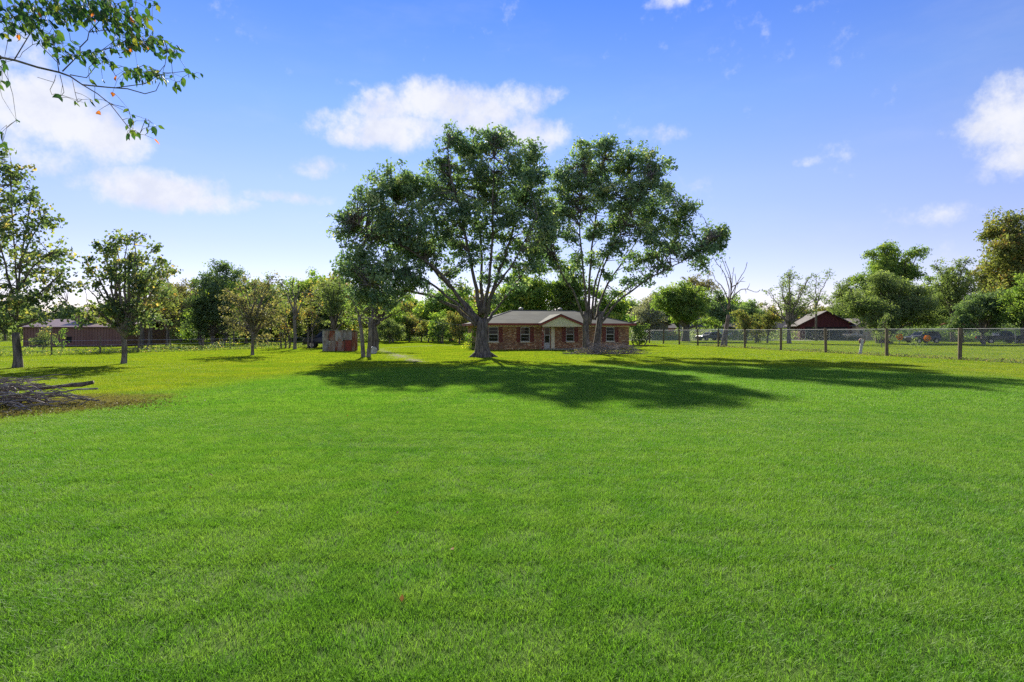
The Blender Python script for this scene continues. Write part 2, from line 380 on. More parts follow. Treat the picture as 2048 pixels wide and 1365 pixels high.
def auto(x0, x1, y0, y1, n, seed, k=.42, wild=.45):
    """core lobes plus smaller ones that break the outline"""
    r = random.Random(seed); out = []
    cx, cy, rx, ry = (x0+x1)/2, (y0+y1)/2, (x1-x0)/2, (y1-y0)/2; nw = int(n*wild)
    for i in range(n):
        a = 2*math.pi*(i+.8*r.random())/n*2.4; q = r.uniform(.2, .6) if i else 0; f = r.uniform(.75, 1.2)
        out.append((cx+rx*q*math.cos(a), cy+ry*q*math.sin(a), rx*k*f, ry*k*f*r.uniform(.7, 1), r.uniform(-.6, .6)))
    for i in range(nw):
        a = 2*math.pi*(i+r.uniform(-.45, .45))/nw; q = r.uniform(.68, .93); f = r.uniform(.35, .7)
        out.append((cx+rx*q*math.cos(a), cy+ry*q*math.sin(a), rx*k*f*1.15, ry*k*f*.8, r.uniform(-.4, .4)))
    return out
def curve(a, c, e, n):
    return [a*(1-t)**2+c*(2*t*(1-t))+e*t*t for t in (i/(n-1) for i in range(n))]
def tree(name, label, bx, by, tr, lobes, mat, dens=1.0, leaf=.2, nl=26, group=None, fork=.35, limbs=None, barkm=BARK, seed=1, lean=(0, 0),
         clump=.3, asp=.55, twigr=.016, stems=None, cat='tree', Y=None, sides=9, shell=2.0, crown=True, rough=.12):
    r = np.random.default_rng(seed); rr = random.Random(seed)
    base = G(bx, by) if Y is None else Vector(((bx-CX)/F*Y, Y, 0)); Yb = base.y; s = F/Yb
    root = empty(name, base, 0, label, cat, group)
    L3 = []
    for (px, py, rx, ry, dy) in lobes:
        ex = rx/s; ez = ry/s; ey = (ex+ez)/2
        Yc = Yb+dy*max(ex*2.0, 1.2)
        L3.append((P(px, py, Yc)-base, ex, ey, ez))
    zmin = min(c.z-ez for c, _, _, ez in L3); zc = sum(c.z for c, *_ in L3)/len(L3)
    tm = MB(); paths = []
    st = stems or [(0, 0)]
    for si, (sx, sl) in enumerate(st):
        fz = max(.5, zc*fork); top = Vector((sx+sl+lean[0]*fz, lean[1]*fz, fz))
        b0 = Vector((sx, 0, -.15)); pts = []; rad = []
        nseg = 12
        ph = rr.uniform(0, 6)
        for i in range(nseg+1):
            t = (i/nseg)**1.7; p = b0.lerp(top, t); p.x += tr*.25*math.sin(ph+t*4)*t; p.y += tr*.2*math.cos(ph+t*3)*t
            pts.append(p); rad.append(tr*(1-.22*t)*(1+(.75 if tr > .25 and limbs else .4)*math.exp(-t*fz/(tr*1.3+.02))))
        ph2 = rr.uniform(0, 6); nlob = rr.choice((4, 5, 6))
        tm.tube(pts, rad, max(sides, 7), lump=lambda i, a: 1+.13*math.sin(nlob*a+ph2)*(1 if i < 3 else .35)+.06*math.sin(3*a+i*.7))
        paths.append((pts, rad))
    tips = []
    if limbs and tr > .25:                                 # spreading root flare
        for i in range(7):
            a = 2*math.pi*(i+rr.uniform(-.25, .25))/7; d = Vector((math.cos(a), math.sin(a), 0)); Lr = tr*rr.uniform(2.0, 2.8)
            tm.tube([d*tr*.45+Vector((0, 0, tr*1.9)), d*tr*.95+Vector((0, 0, tr*.75)), d*Lr*.72+Vector((0, 0, tr*.22)), d*Lr+Vector((0, 0, -.06))], [tr*.42, tr*.36, tr*.24, tr*.12], 8)
    if limbs:
        for pl in limbs:
            pts = []; n = len(pl)-1
            dyl = pl[0]
            for i, (px, py) in enumerate(pl[1:]): pts.append(P(px, py, Yb+dyl*(i/max(1, n-1))**1.2)-base)
            # refine
            q = []
            for i in range(len(pts)-1):
                p0 = pts[max(i-1, 0)]; p1 = pts[i]; p2 = pts[i+1]; p3 = pts[min(i+2, len(pts)-1)]
                for k in range(5):
                    t = k/5
                    q.append(.5*((2*p1)+(p2-p0)*t+(2*p0-5*p1+4*p2-p3)*t*t+(3*p1-p0-3*p2+p3)*t**3)+Vector((rr.uniform(-1, 1), rr.uniform(-1, 1), rr.uniform(-1, 1)))*tr*.16)
            q.append(pts[-1])
            r0 = (tr if not stems else tr*1.25)*rr.uniform(.28, .43); rad = [max(.03, r0*(1-.86*(i/(len(q)-1))**.8)) for i in range(len(q))]
            tm.tube(q, rad, 7, lump=lambda i, a: 1+.1*math.sin(3*a+i*.9)); paths.append((q, rad)); tips.append((q, rad))
    else:
        for (c, ex, ey, ez) in L3:
            k = rr.randrange(len(st)); p0 = paths[k][0]; i0 = rr.choice((len(p0)-1, len(p0)-1, len(p0)-2)); a = p0[i0]
            mid = Vector((a.x*.55+c.x*.45, a.y*.55+c.y*.45, a.z*.35+c.z*.65+rr.uniform(-.2, .2)*ez))
            end = c+Vector((0, 0, ez*.35))
            q = curve(a, mid, end, 8)
            for j in range(1, 8): q[j] = q[j]+Vector((rr.uniform(-1, 1), rr.uniform(-1, 1), rr.uniform(-1, 1)))*.05*(end-a).length*.6
            r0 = min(tr*.55, tr*.2+.028*(end-a).length+.01); rad = [max(.012, r0*(1-.85*i/7)) for i in range(8)]
            tm.tube(q, rad, 6); paths.append((q, rad)); tips.append((q, rad))
        # side branches fork off the limbs towards every part of the crown
        nodes = [(p, r_) for q, rd_ in tips for p, r_ in list(zip(q, rd_))[len(q)//4:]]
        for (c, ex, ey, ez) in L3:
            best = sorted(nodes, key=lambda n_: (n_[0]-c).length+1.2*max(0, n_[0].z-c.z+.6))[:4]
            a, ra = rr.choice(best); end = c+Vector((rr.uniform(-.3, .3)*ex, rr.uniform(-.3, .3)*ey, ez*.3)); Lb = (end-a).length
            if Lb < .4: continue
            q = curve(a, a.lerp(end, .45)+Vector((rr.uniform(-.15, .15), rr.uniform(-.15, .15), -.12+rr.uniform(-.1, .15)))*Lb, end, 7)
            q = [p+Vector((rr.uniform(-1, 1), rr.uniform(-1, 1), rr.uniform(-1, 1)))*.035*Lb*(0 < j < 6) for j, p in enumerate(q)]
            r0 = min(ra*.75, .03+.025*Lb); rd_ = [max(.012, r0*(1-.8*j/6)) for j in range(7)]
            tm.tube(q, rd_, 5); tips.append((q, rd_))
    # twigs and leaf clumps
    allp = np.array([tuple(p) for q, _ in tips for p in q[len(q)//3:]])
    cen = []; ctint = []
    for (c, ex, ey, ez) in L3:
        n = max(5, int(dens*DM*5.2*(ex*ey*ez)**(2/3)/max(clump, .12)**1.1*.42))
        d = r.normal(0, 1, (n, 3)); d /= np.linalg.norm(d, axis=1)[:, None]
        u = r.random(n)**(1/shell)*(1+r.normal(0, rough, n))
        p = np.array(tuple(c))+d*u[:, None]*np.array((ex, ey, ez))
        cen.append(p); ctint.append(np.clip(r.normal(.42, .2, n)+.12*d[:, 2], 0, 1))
    cen = np.concatenate(cen); ctint = np.concatenate(ctint)
    keep = cen[:, 2] > .25; cen = cen[keep]; ctint = ctint[keep]
    seg = []
    for p in cen:
        dd = np.linalg.norm(allp-p, axis=1)+.25*np.maximum(0, allp[:, 2]-p[2]); a = allp[rr.choice(list(np.argsort(dd)[:3]))]
        m = (a+p)/2+r.normal(0, .12, 3)*np.linalg.norm(p-a)*.6; m[2] += .05*np.linalg.norm(p-a)
        tm.tube([a, m, p], [twigr*1.5, twigr, twigr*.35], 3, cap=False); seg.append((m, p))
    tm.build('trunk', barkm, root, smooth=True)
    if crown:
        m_ = r.poisson(nl*1.2, len(cen)).clip(3); ii = np.repeat(np.arange(len(cen)), m_)
        cs = clump*r.uniform(.55, 1.3, len(cen))
        off = r.normal(0, 1, (len(ii), 3)); off /= np.linalg.norm(off, axis=1)[:, None]; off *= (1.75*r.random(len(ii))**.5*cs[ii])[:, None]*np.array((1, 1, .72))
        mids = np.array([s_[0] for s_ in seg]); t = np.where(r.random(len(ii)) < .22, r.random(len(ii)), 0)[:, None]
        pos = cen[ii]*(1-t)+mids[ii]*t+off
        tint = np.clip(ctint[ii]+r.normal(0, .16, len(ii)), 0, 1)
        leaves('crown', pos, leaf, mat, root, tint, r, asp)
    return root

# --- the two great oaks
tree('oak_tree', 'tall spreading oak with one thick flared trunk before the brick house', 965, 716, .42,
     [(790,375,62,52,.1),(750,400,45,45,-.4),(835,375,45,40,.5),(700,440,38,34,.2),(690,470,28,22,-.2),(745,470,50,44,.5),(720,520,44,40,-.4),(735,565,46,42,.1),(775,545,50,46,-.6),(800,500,50,48,.6),
      (840,450,60,50,-.3),(850,510,52,40,.3),(830,560,46,30,-.2),(865,400,40,46,.2),(715,590,24,24,.2),(755,600,40,22,-.2),(700,545,34,34,.3),(800,585,36,20,.4),(770,450,40,40,-.5),
      (905,285,30,34,.2),(880,335,36,36,-.3),(940,300,40,36,.5),(985,280,46,32,-.1),(1010,285,30,26,.5),(1060,315,38,36,.1),(1035,345,46,40,-.5),(960,345,52,44,.1),(905,380,44,40,.5),
      (990,395,50,44,.6),(930,420,44,40,-.5),(1050,395,46,40,.3),(1075,360,28,34,-.2),(1020,440,46,34,-.4),(1080,430,32,30,.2),(1085,475,34,30,-.3),(1040,490,40,26,.4),(960,455,40,30,.2),(895,470,40,34,-.2),
      (1000,520,26,18,.3),(940,525,24,18,-.4),(1050,535,30,18,-.1),(900,545,26,16,.3),(1095,415,28,34,.4),(1098,455,26,30,-.2),(1070,510,30,22,.3),(970,565,18,14,.2),(1012,560,22,14,-.3),(930,580,18,13,.3),(880,592,24,13,.2),(1000,475,28,22,.4),(955,500,24,20,-.3),(1035,575,18,10,.2),(915,500,24,24,.4),(990,600,12,10,.1)],
     L_OAK, 1.36, .225, 28, seed=11, fork=.31, clump=.29, sides=18, twigr=.02, shell=1.7,
     limbs=[(1.5,(957,640),(915,590),(870,540),(820,470),(785,380)),(-2,(956,645),(905,600),(850,560),(790,545),(735,570)),(1,(953,650),(900,610),(850,588),(800,582),(775,600)),
            (-2,(962,630),(945,540),(925,440),(900,350),(897,270)),(2,(964,625),(962,520),(955,400),(945,310)),(-1,(968,628),(982,520),(985,400),(990,275)),
            (1,(972,632),(1000,540),(1035,430),(1062,310)),(2,(972,645),(1000,610),(1050,540),(1085,470)),(-3.5,(970,640),(985,590),(1030,520),(1075,430)),
            (-1.5,(955,650),(905,575),(850,520),(760,470),(700,440))])
tree('oak_tree', 'tall oak whose forked trunk rises out of a brush pile', 1182, 708, .27,
     [(1210,290,34,26,.1),(1165,312,40,30,-.2),(1265,312,38,30,.2),(1310,335,38,34,-.1),(1230,340,44,36,.5),(1180,355,40,36,.3),(1290,375,44,38,-.5),(1335,380,26,30,.2),(1240,395,46,38,-.3),(1150,365,28,34,-.4),
      (1300,425,46,38,.4),(1250,445,44,36,.2),(1370,418,30,28,-.2),(1345,455,46,32,.3),(1425,470,34,30,.1),(1445,478,18,22,-.2),(1400,500,42,26,-.4),(1300,475,40,34,-.4),(1350,495,34,22,.5),(1405,528,22,16,.2),(1440,500,18,16,0),
      (1120,395,26,34,.3),(1118,350,24,28,0),(1125,430,26,28,-.2),(1090,500,26,26,.2),(1105,440,34,34,-.3),(1080,480,30,34,.3),(1095,520,28,22,-.1),(1165,420,30,26,.2),(1140,470,24,22,-.4),(1235,500,34,26,-.3),(1270,525,30,18,.4),(1260,565,22,12,-.3),(1205,460,26,24,.5),(1130,555,18,12,.2),(1225,590,14,10,.2),(1190,520,20,20,.3),(1160,520,18,20,-.3),(1290,560,20,10,.2),(1325,535,26,13,-.2),(1215,550,16,16,-.2),(1200,400,34,34,-.5),(1180,470,22,24,.5),(1300,510,30,18,.2)],
     L_OAK, 1.36, .235, 28, seed=12, fork=.33, clump=.32, sides=16, twigr=.022, stems=[(-.35, -.05), (.35, .45)], shell=1.7,
     limbs=[(-1,(1176,650),(1168,560),(1160,450),(1170,330)),(1,(1178,645),(1180,540),(1192,430),(1212,300)),(2,(1180,650),(1195,550),(1235,460),(1260,340)),(-2,(1186,640),(1205,540),(1250,450),(1305,350)),
            (2,(1200,645),(1225,600),(1290,555),(1340,505),(1365,425)),(-2,(1200,650),(1235,605),(1300,555),(1370,520),(1425,475)),
            (-2.5,(1172,650),(1150,590),(1125,550),(1105,480),(1108,420)),(3,(1190,640),(1215,570),(1262,500),(1300,430))])
# --- left side of the yard
tree('tallow_tree', 'tall airy tree with straight dark trunk near the wire fence and brush pile', 35, 737, .19,
     [(18,345,46,32,.1),(55,395,40,34,-.3),(-15,400,50,40,.3),(80,440,40,26,.2),(20,460,60,40,-.2),(100,510,46,30,-.2),(40,530,70,44,.3),(-40,500,60,46,0),(125,550,34,22,.3),(80,585,60,34,.1),(0,600,70,46,-.3),(110,625,44,22,-.4),(-50,600,60,50,.3),(60,640,40,20,.4),(10,305,22,18,0)],
     L_TALLOW, 1.05, .185, 15, seed=21, fork=.30, clump=.24, asp=.75, twigr=.013,
     limbs=[(0,(34,640),(32,560),(26,450),(18,330)),(.6,(34,600),(45,500),(62,400)),(-.8,(34,620),(10,530),(-20,400)),(.5,(36,655),(70,640),(110,622),(135,600)),(-.6,(36,580),(70,530),(105,505)),(.8,(35,540),(60,480),(85,440)),(.5,(34,640),(-10,600),(-50,560)),(-.8,(35,610),(75,590),(125,545))])
tree('tallow_tree', 'smaller tree with pale trunk and yellowing leaves before the brown barn', 248, 729, .14,
     auto(150, 350, 462, 668, 22, 5, .25, .9)+[(185,640,40,20,.3),(300,640,40,18,-.2),(235,485,30,18,0)],
     L_TALLOW, 1.2, .18, 14, seed=22, fork=.36, clump=.24, asp=.75, barkm=BARK_PALE, twigr=.012)
tree('tallow_tree', 'brown leaved tree with twin grey trunks behind the yellowing tree', 290, 700, .2, auto(245, 365, 515, 668, 12, 6, .38), L_AUTUMN, .75, .22, 14, seed=23, fork=.45, clump=.3, stems=[(-.3, 0), (.35, .2)])
tree('hackberry_tree', 'broad dark green tree with leaning multiple trunks by the yard edge', 425, 692, .26, auto(362, 490, 522, 680, 15, 8, .38)+[(440,535,24,14,0),(470,555,25,25,.2),(400,650,40,26,0),(460,650,40,24,.2)], L_DARK, 1.25, .26, 22, seed=24, fork=.22, clump=.38, stems=[(-1.2, -.5), (0, .1), (1.1, .6)])
tree('fence_shrub', 'pale leafy shrub growing at the wire fence beside the tall airy tree', 86, 704, .05, auto(58, 116, 655, 698, 9, 36, .4), L_TALLOW, .9, .14, 16, seed=36, clump=.25, cat='shrub')
tree('fence_sapling', 'thin upright sapling at the wire fence before the brown barn', 124, 706, .04, [(124,672,6,10,0),(122,688,8,8,.1),(128,662,4,5,0)], L_BRIGHT, .9, .13, 12, seed=37, clump=.18, cat='shrub')
tree('hackberry_tree', 'grey brown tree between the yellowing tree and the broad dark tree', 335, 694, .18, auto(295, 385, 535, 672, 13, 38, .38), L_BROWN, 1.0, .24, 16, seed=38, clump=.34, fork=.4)
tree('hackberry_tree', 'mid green tree with thin trunk behind the thin brownish tree', 535, 690, .18, auto(490, 585, 545, 672, 13, 39, .36), L_OLIVE, 1.0, .26, 15, seed=39, clump=.36, fork=.4)
tree('bright_shrub_tree', 'bright green young tree beside the broad dark tree', 468, 694, .1, [(470,590,26,22,0),(455,610,22,20,.2),(480,615,22,20,-.2)], L_BRIGHT, 1.0, .22, 18, seed=25, clump=.3, Y=68)
tree('tallow_tree', 'thin brownish tree standing alone on the sunny lawn', 505, 712, .115, auto(436, 572, 545, 690, 20, 9, .25, .9)+[(545,560,20,16,0),(480,600,30,18,.1),(455,640,20,14,.2),(530,630,34,18,-.2)], L_BROWN, .95, .18, 10, seed=26, fork=.5, clump=.25, barkm=BARK_PALE, twigr=.014)
tree('leafy_sapling', 'low multi stemmed sapling left of the nearly bare tree', 571, 698, .09, auto(535, 592, 600, 690, 8, 10, .4), L_AUTUMN, .7, .2, 12, seed=27, stems=[(-.35, -.2), (0, .05), (.35, .2)], clump=.28)
tree('bare_tree', 'nearly bare tree with forked crown beside the parked dark vehicle', 590, 700, .16, [(575,585,22,24,.1),(600,575,22,22,0),(612,595,18,20,-.2),(585,560,14,12,.2),(560,570,14,14,0)], L_OLIVE, .55, .14, 5, seed=28, fork=.55, clump=.22, barkm=BARK_PALE, twigr=.022)
tree('thin_tree', 'slim pale tree in front of the parked dark vehicle', 619, 698, .07, [(618,590,20,26,0),(640,610,20,22,.2),(612,640,14,16,-.2),(630,650,18,14,.2)], L_AUTUMN, .5, .16, 7, seed=29, fork=.4, clump=.24, barkm=BARK_PALE, stems=[(-.15, 0), (.2, .1)])
tree('elm_tree', 'grey green feathery tree rising behind the rusty tin shed', 668, 694, .2, auto(622, 716, 522, 672, 13, 12, .4), L_OLIVE, .9, .2, 16, seed=30, clump=.3, fork=.3)
tree('leaning_tree', 'leaning twin trunked tree beside the barrel and the tin shed', 728, 716, .14, [(715,620,30,18,.2),(745,615,24,16,-.2),(700,600,26,18,0),(735,640,22,12,.3),(760,600,22,18,.1)], L_OLIVE, .6, .18, 9, seed=31, fork=.8, clump=.26, stems=[(-.02, -.25), (.28, .2)], barkm=BARK_PALE)
tree('spreading_tree', 'dark trunked spreading tree standing behind the barrel', 749, 702, .34, [(790,600,34,16,.1),(820,590,20,14,.3),(760,610,34,20,-.3),(715,625,34,20,.2),(740,590,34,20,.4),(800,625,26,14,-.4),(700,640,20,12,.1)], L_GREEN, .8, .2, 13, seed=32, fork=.55, clump=.3)
tree('yellow_shrub_tree', 'small yellow leaved tree at the far end of the gravel track', 857, 686, .13, auto(826, 884, 640, 674, 8, 13, .42), L_AUTUMN, 1.1, .3, 16, seed=33, clump=.4, fork=.45)
tree('young_tree', 'slim olive young tree right of the small yellow tree', 885, 688, .15, [(885,655,20,22,0),(875,675,14,10,.2),(895,640,16,14,.1)], L_OLIVE, .8, .28, 14, seed=34, clump=.4)
# --- behind the house
tree('maple_tree', 'broad bright green tree with yellow patches behind the house roof', 1060, 688, .4, auto(985, 1125, 525, 662, 16, 14, .4)+[(1070,535,24,16,0),(1005,610,30,26,.2)], L_BRIGHT, 1.25, .36, 22, seed=41, clump=.5, fork=.25)
tree('maple_tree', 'leafy green tree behind the house roof between the two oaks', 1140, 689, .36, auto(1090, 1190, 510, 660, 14, 15, .4), L_GREEN, 1.25, .36, 22, seed=42, clump=.5, fork=.25)
tree('maple_tree', 'rounded green tree behind the right end of the house roof', 1222, 690, .34, auto(1175, 1268, 575, 668, 13, 16, .42), L_BRIGHT, 1.3, .36, 22, seed=43, clump=.5, fork=.25)
tree('corner_shrub', 'leafy dark shrub with leaning stems at the right end of the house', 1278, 692, .08, auto(1262, 1296, 645, 690, 7, 17, .45), L_GREEN, 1.1, .22, 20, seed=44, stems=[(-.5, -.4), (0, .1), (.5, .5)], cat='shrub')
tree('climbing_shrub', 'sunlit leafy shrub climbing the left corner of the brick house', 944, 701, .05, [(938,672,8,14,0),(946,690,10,12,.1),(935,695,10,8,-.2),(950,668,6,14,.2),(930,700,8,5,.1)], L_BRIGHT, 1.5, .16, 22, seed=45, clump=.2, cat='shrub', twigr=.008)
# --- right side
tree('grey_tree', 'hazy grey leaved tree behind the beige neighbouring house', 1292, 680, .35, auto(1258, 1340, 580, 665, 11, 18, .42), L_GREYB, 1.1, .42, 16, seed=51, clump=.6)
tree('round_tree', 'round green and rust tree with a short thick trunk beyond the post fence', 1371, 684, .6, auto(1308, 1428, 562, 655, 16, 19, .4)+[(1335,590,26,22,0),(1420,645,24,8,.2)], L_GREEN, 1.3, .36, 22, seed=52, clump=.5, fork=.4)
tree('brown_tree', 'brownish feathery tree rising behind the round green tree', 1392, 680, .3, auto(1350, 1440, 535, 620, 10, 20, .4), L_BROWN, .8, .36, 14, seed=53, clump=.5)
tree('dark_tree', 'dark evergreen mass behind the dead tree', 1430, 679, .4, auto(1395, 1475, 580, 660, 11, 21, .44), L_DARK, 1.3, .45, 22, seed=54, clump=.6)
tree('dark_tree', 'low dark evergreen right of the dead tree', 1490, 678, .4, auto(1462, 1535, 600, 665, 9, 22, .44), L_DARK, 1.2, .45, 22, seed=55, clump=.6)
tree('dead_tree', 'bare dead tree with broken limbs beyond the post fence', 1448, 694, .17, [(1440,560,24,40,0),(1475,575,26,36,.3)], L_BROWN, .16, .1, 1, seed=56, fork=.5, barkm=BARK_DEAD, crown=False, stems=[(-.3, .75), (.15, .35)], twigr=.03,
     limbs=[(0,(1455,620),(1458,580),(1448,545),(1432,525),(1425,510)),(0,(1458,610),(1462,570),(1452,540),(1444,518)),(.8,(1458,620),(1463,580),(1465,555),(1468,535)),(-.6,(1462,600),(1475,585),(1490,578),(1512,585),(1520,580)),(.5,(1456,600),(1445,575),(1432,562),(1425,545)),
            (-.5,(1462,590),(1478,560),(1490,540),(1494,525)),(.6,(1464,575),(1478,565),(1488,555)),(0,(1460,600),(1462,560),(1455,535),(1450,522)),(.4,(1450,625),(1440,605),(1430,600)),(-.4,(1465,600),(1472,570),(1470,548))])
for i, (x, y, x0, x1, y0, y1, lab) in enumerate([(1492, 688, 1462, 1515, 618, 668, 'orange tinged small tree right of the dead tree'), (1535, 687, 1512, 1568, 610, 668, 'olive and orange small tree beside the red house wing'), (1512, 687, 1495, 1532, 640, 684, 'yellowish bush between the two small orange trees')]):
    tree('crape_tree', lab, x, y, .14, auto(x0, x1, y0, y1, 9, 60+i, .42), L_AUTUMN, 1.1, .26, 18, seed=60+i, clump=.38, fork=.3)
tree('sparse_tree', 'vase shaped tree with thin crown before the red carport', 1578, 688, .28, auto(1518, 1645, 532, 655, 17, 65, .32), L_OLIVE, .62, .24, 11, seed=65, fork=.4, clump=.36, barkm=BARK_PALE, twigr=.02, group=None)
tree('bare_pole_tree', 'tall thin trunked tree left of the big olive tree', 1632, 682, .2, [(1632,560,18,24,0),(1640,590,16,18,.2),(1622,600,16,18,-.2),(1660,550,18,12,0)], L_OLIVE, .5, .3, 8, seed=66, fork=.7, clump=.4)
tree('olive_tree', 'very broad olive green low branching tree behind the pumpkin signs', 1768, 688, .4, auto(1690, 1885, 545, 672, 22, 67, .35)+[(1705,610,34,30,0),(1850,640,40,24,.2),(1760,560,40,20,0)], L_OLIVE, 1.45, .24, 26, seed=67, fork=.3, clump=.42, stems=[(-.6, -.5), (0, .1), (.7, .6)])
tree('tall_dark_tree', 'tall dark rounded tree rising behind the broad olive tree', 1775, 679, .5, auto(1712, 1845, 487, 610, 14, 68, .4)+[(1840,505,18,14,0),(1770,497,24,14,0)], L_GREEN, 1.25, .42, 22, seed=68, clump=.6)
tree('locust_tree', 'light green feathery tree left of the tall autumn tree', 1905, 685, .3, auto(1858, 1962, 498, 640, 14, 69, .38), L_OLIVE, .95, .28, 16, seed=69, clump=.4, fork=.4)
tree('pale_trunk_tree', 'dark leafy tree with pale leaning trunk behind the chain link fence', 1968, 690, .22, auto(1915, 2040, 575, 668, 15, 70, .4), L_DARK, 1.3, .26, 24, seed=70, clump=.38, fork=.35, barkm=BARK_PALE, lean=(-.18, 0))
tree('autumn_tree', 'very tall autumn tree with gold and rust leaves beyond the chain link fence', 2050, 688, .5, auto(1955, 2150, 415, 660, 24, 71, .34)+[(2020,450,40,34,0),(1975,470,24,14,.2),(2030,560,40,50,-.3)], L_AUTUMN, 1.1, .34, 22, seed=71, clump=.5, fork=.35)
tree('green_tree', 'fresh green tree under the tall autumn tree by the chain link fence', 2062, 692, .3, auto(1995, 2120, 545, 675, 14, 72, .4), L_GREEN, 1.2, .28, 22, seed=72, clump=.4)
tree('shade_tree', 'rounded olive tree left of the broad olive tree behind the carport', 1690, 678.3, .3, auto(1650, 1740, 555, 660, 13, 76, .4), L_OLIVE, 1.1, .36, 18, seed=76, clump=.5)
tree('shade_tree', 'mid green tree filling the gap between olive and locust trees', 1875, 681, .3, auto(1830, 1925, 545, 665, 13, 77, .4), L_GREEN, 1.1, .36, 18, seed=77, clump=.5)
tree('shade_tree', 'leafy olive tree tucked behind the pale leaning trunk', 1985, 682, .3, auto(1930, 2050, 500, 665, 15, 78, .38), L_AUTUMN, 1.1, .36, 18, seed=78, clump=.5)
tree('holly_tree', 'small black green conifer like tree behind the nearest wooden post', 1925, 687, .2, [(1925,640,26,18,0),(1922,620,16,14,.1),(1935,655,26,10,-.2),(1910,655,20,9,.2)], L_DARK, 1.6, .26, 24, seed=73, clump=.35)
tree('wispy_shrub', 'wispy tall grey green shrub beside the wooden post', 1768, 697, .05, [(1768,650,10,18,0),(1762,675,14,14,.2),(1785,680,14,12,-.1),(1772,632,6,10,0)], L_OLIVE, 1.0, .13, 18, seed=74, clump=.24, cat='shrub', twigr=.01, stems=[(-.2, -.1), (.15, .15)])
tree('low_shrub', 'small leafy shrub in the neighbour lawn between pumpkin signs', 1832, 697, .03, [(1832,684,9,9,0),(1840,690,8,5,.2),(1824,690,8,5,-.2)], L_OLIVE, .9, .14, 12, seed=75, clump=.2, cat='shrub', twigr=.008)
# --- far wood line: a few kinds, copied
def copy_tree(o, loc, sc, rz, label=None):
    c = o.copy(); COL.objects.link(c); c.location = loc; c.scale = sc; c.rotation_euler.z = rz
    if label: c['label'] = label
    for ch in [x for x in bpy.data.objects if x.parent == o]:
        d = ch.copy(); COL.objects.link(d); d.parent = c
    return c
FARG = 'trees in the far wood line'
KINDS = [(L_GREEN, 'leafy green tree in the far wood line'), (L_AUTUMN, 'yellowing tree in the far wood line'), (L_OLIVE, 'olive green tree in the far wood line'), (L_DARK, 'dark green tree in the far wood line'), (L_BRIGHT, 'fresh yellow green tree in the far wood line')]
protos = []
for i, (mt, lab) in enumerate(KINDS):
    x = (640, 300, 395, 350, 905)[i]
    protos.append(tree('wood_line_tree', lab, x, 683, .22, auto(x-46, x+46, 592, 672, 11, 80+i, .42)+[(x-30, 660, 22, 14, 0), (x+30, 655, 22, 14, 0)], mt, 1.1, .36, 18, seed=80+i, clump=.5, group=FARG, fork=.35))
rf = random.Random(12)
spots = [(x, 680.8+rf.uniform(-1.6, 3.0)) for x in range(-60, 980, 33)]+[(x, 677+rf.uniform(-1, 1.5)) for x in range(-40, 1000, 44)]+[(x, 675.8+rf.uniform(-1, 1)) for x in range(1255, 2120, 40)]+[(x, 686+rf.uniform(-2, 3)) for x in list(range(335, 640, 22))+list(range(770, 930, 24))]
WHERE = ((330, 'behind the brown barn'), (560, 'behind the broad dark tree'), (720, 'behind the tin shed'), (960, 'beyond the gravel track'), (1480, 'behind the grey neighbouring houses'), (1700, 'behind the red carport'), (9999, 'behind the chain link fence'))
for i, (x, y) in enumerate(spots):
    x += rf.uniform(-12, 12); loc = G(x, y)
    if 40 < x < 330 and y > 679: continue
    hsc = rf.uniform(.95, 1.4)*(.85 if x < 330 else 1.22 if x < 700 else 1)*(loc.y/110)**.3; k = rf.choice((0, 1, 2, 3, 1, 4, 4, 2, 1))
    if y > 683.9: hsc *= .55; k = rf.choice((1, 4, 4, 2, 1))
    wh = next(t for m_, t in WHERE if x < m_)
    copy_tree(protos[k], loc, (hsc*rf.uniform(.8, 1.1), hsc*rf.uniform(.8, 1.1), hsc), rf.uniform(0, 6.28), KINDS[k][1].split(' in the')[0]+' of the far wood line '+wh)
for k, p_ in enumerate(protos): p_['label'] = KINDS[k][1].split(' in the')[0]+' of the far wood line '+('behind the tin shed', 'behind the brown barn', 'behind the broad dark tree', 'behind the broad dark tree', 'beyond the gravel track')[k]
# understorey along the wood line
def brushmass(name, label, segs, mat, h, n, leaf, seed):
    r = np.random.default_rng(seed); P0 = []
    for (a, c_, w) in segs:
        a = np.array(a); c_ = np.array(c_); m = int(n*np.linalg.norm(c_-a)); t = r.random(m)
        xy = a+(c_-a)*t[:, None]+r.normal(0, w, (m, 2))
        hh = h*(.55+.45*np.sin(t*np.linalg.norm(c_-a)*.55+seed)*np.sin(t*np.linalg.norm(c_-a)*.21+2))
        P0.append(np.column_stack([xy, hh*r.random(m)**1.1+.03]))
    pos = np.concatenate(P0); tint = np.clip(r.normal(.5, .25, len(pos)), 0, 1)
    o = leaves(name, pos, leaf, mat, None, tint, r); return tag(o, label, 'undergrowth', kind='stuff')
brushmass('undergrowth', 'low tangled undergrowth along the far wood line', [((-110, 112), (-40, 100), 2.5), ((-40, 100), (8, 112), 2.5), ((8, 118), (120, 120), 3)], L_OLIVE, 3.2, 190, .42, 3)
brushmass('undergrowth', 'added dark leaf mass standing in for the deep shade under the tall right trees', [((64, 97), (82, 90), 1.2), ((82, 90), (100, 84), 1.2)], L_DARK, 4.2, 420, .34, 8)  # dark leaves added here in place of the deep shade under the trees
brushmass('far_woods', 'distant unbroken mass of trees beyond the fields', [((-260, 190), (-60, 215), 6), ((-60, 215), (120, 215), 6), ((120, 215), (300, 180), 6)], L_GREEN, 10, 70, 1.5, 4)
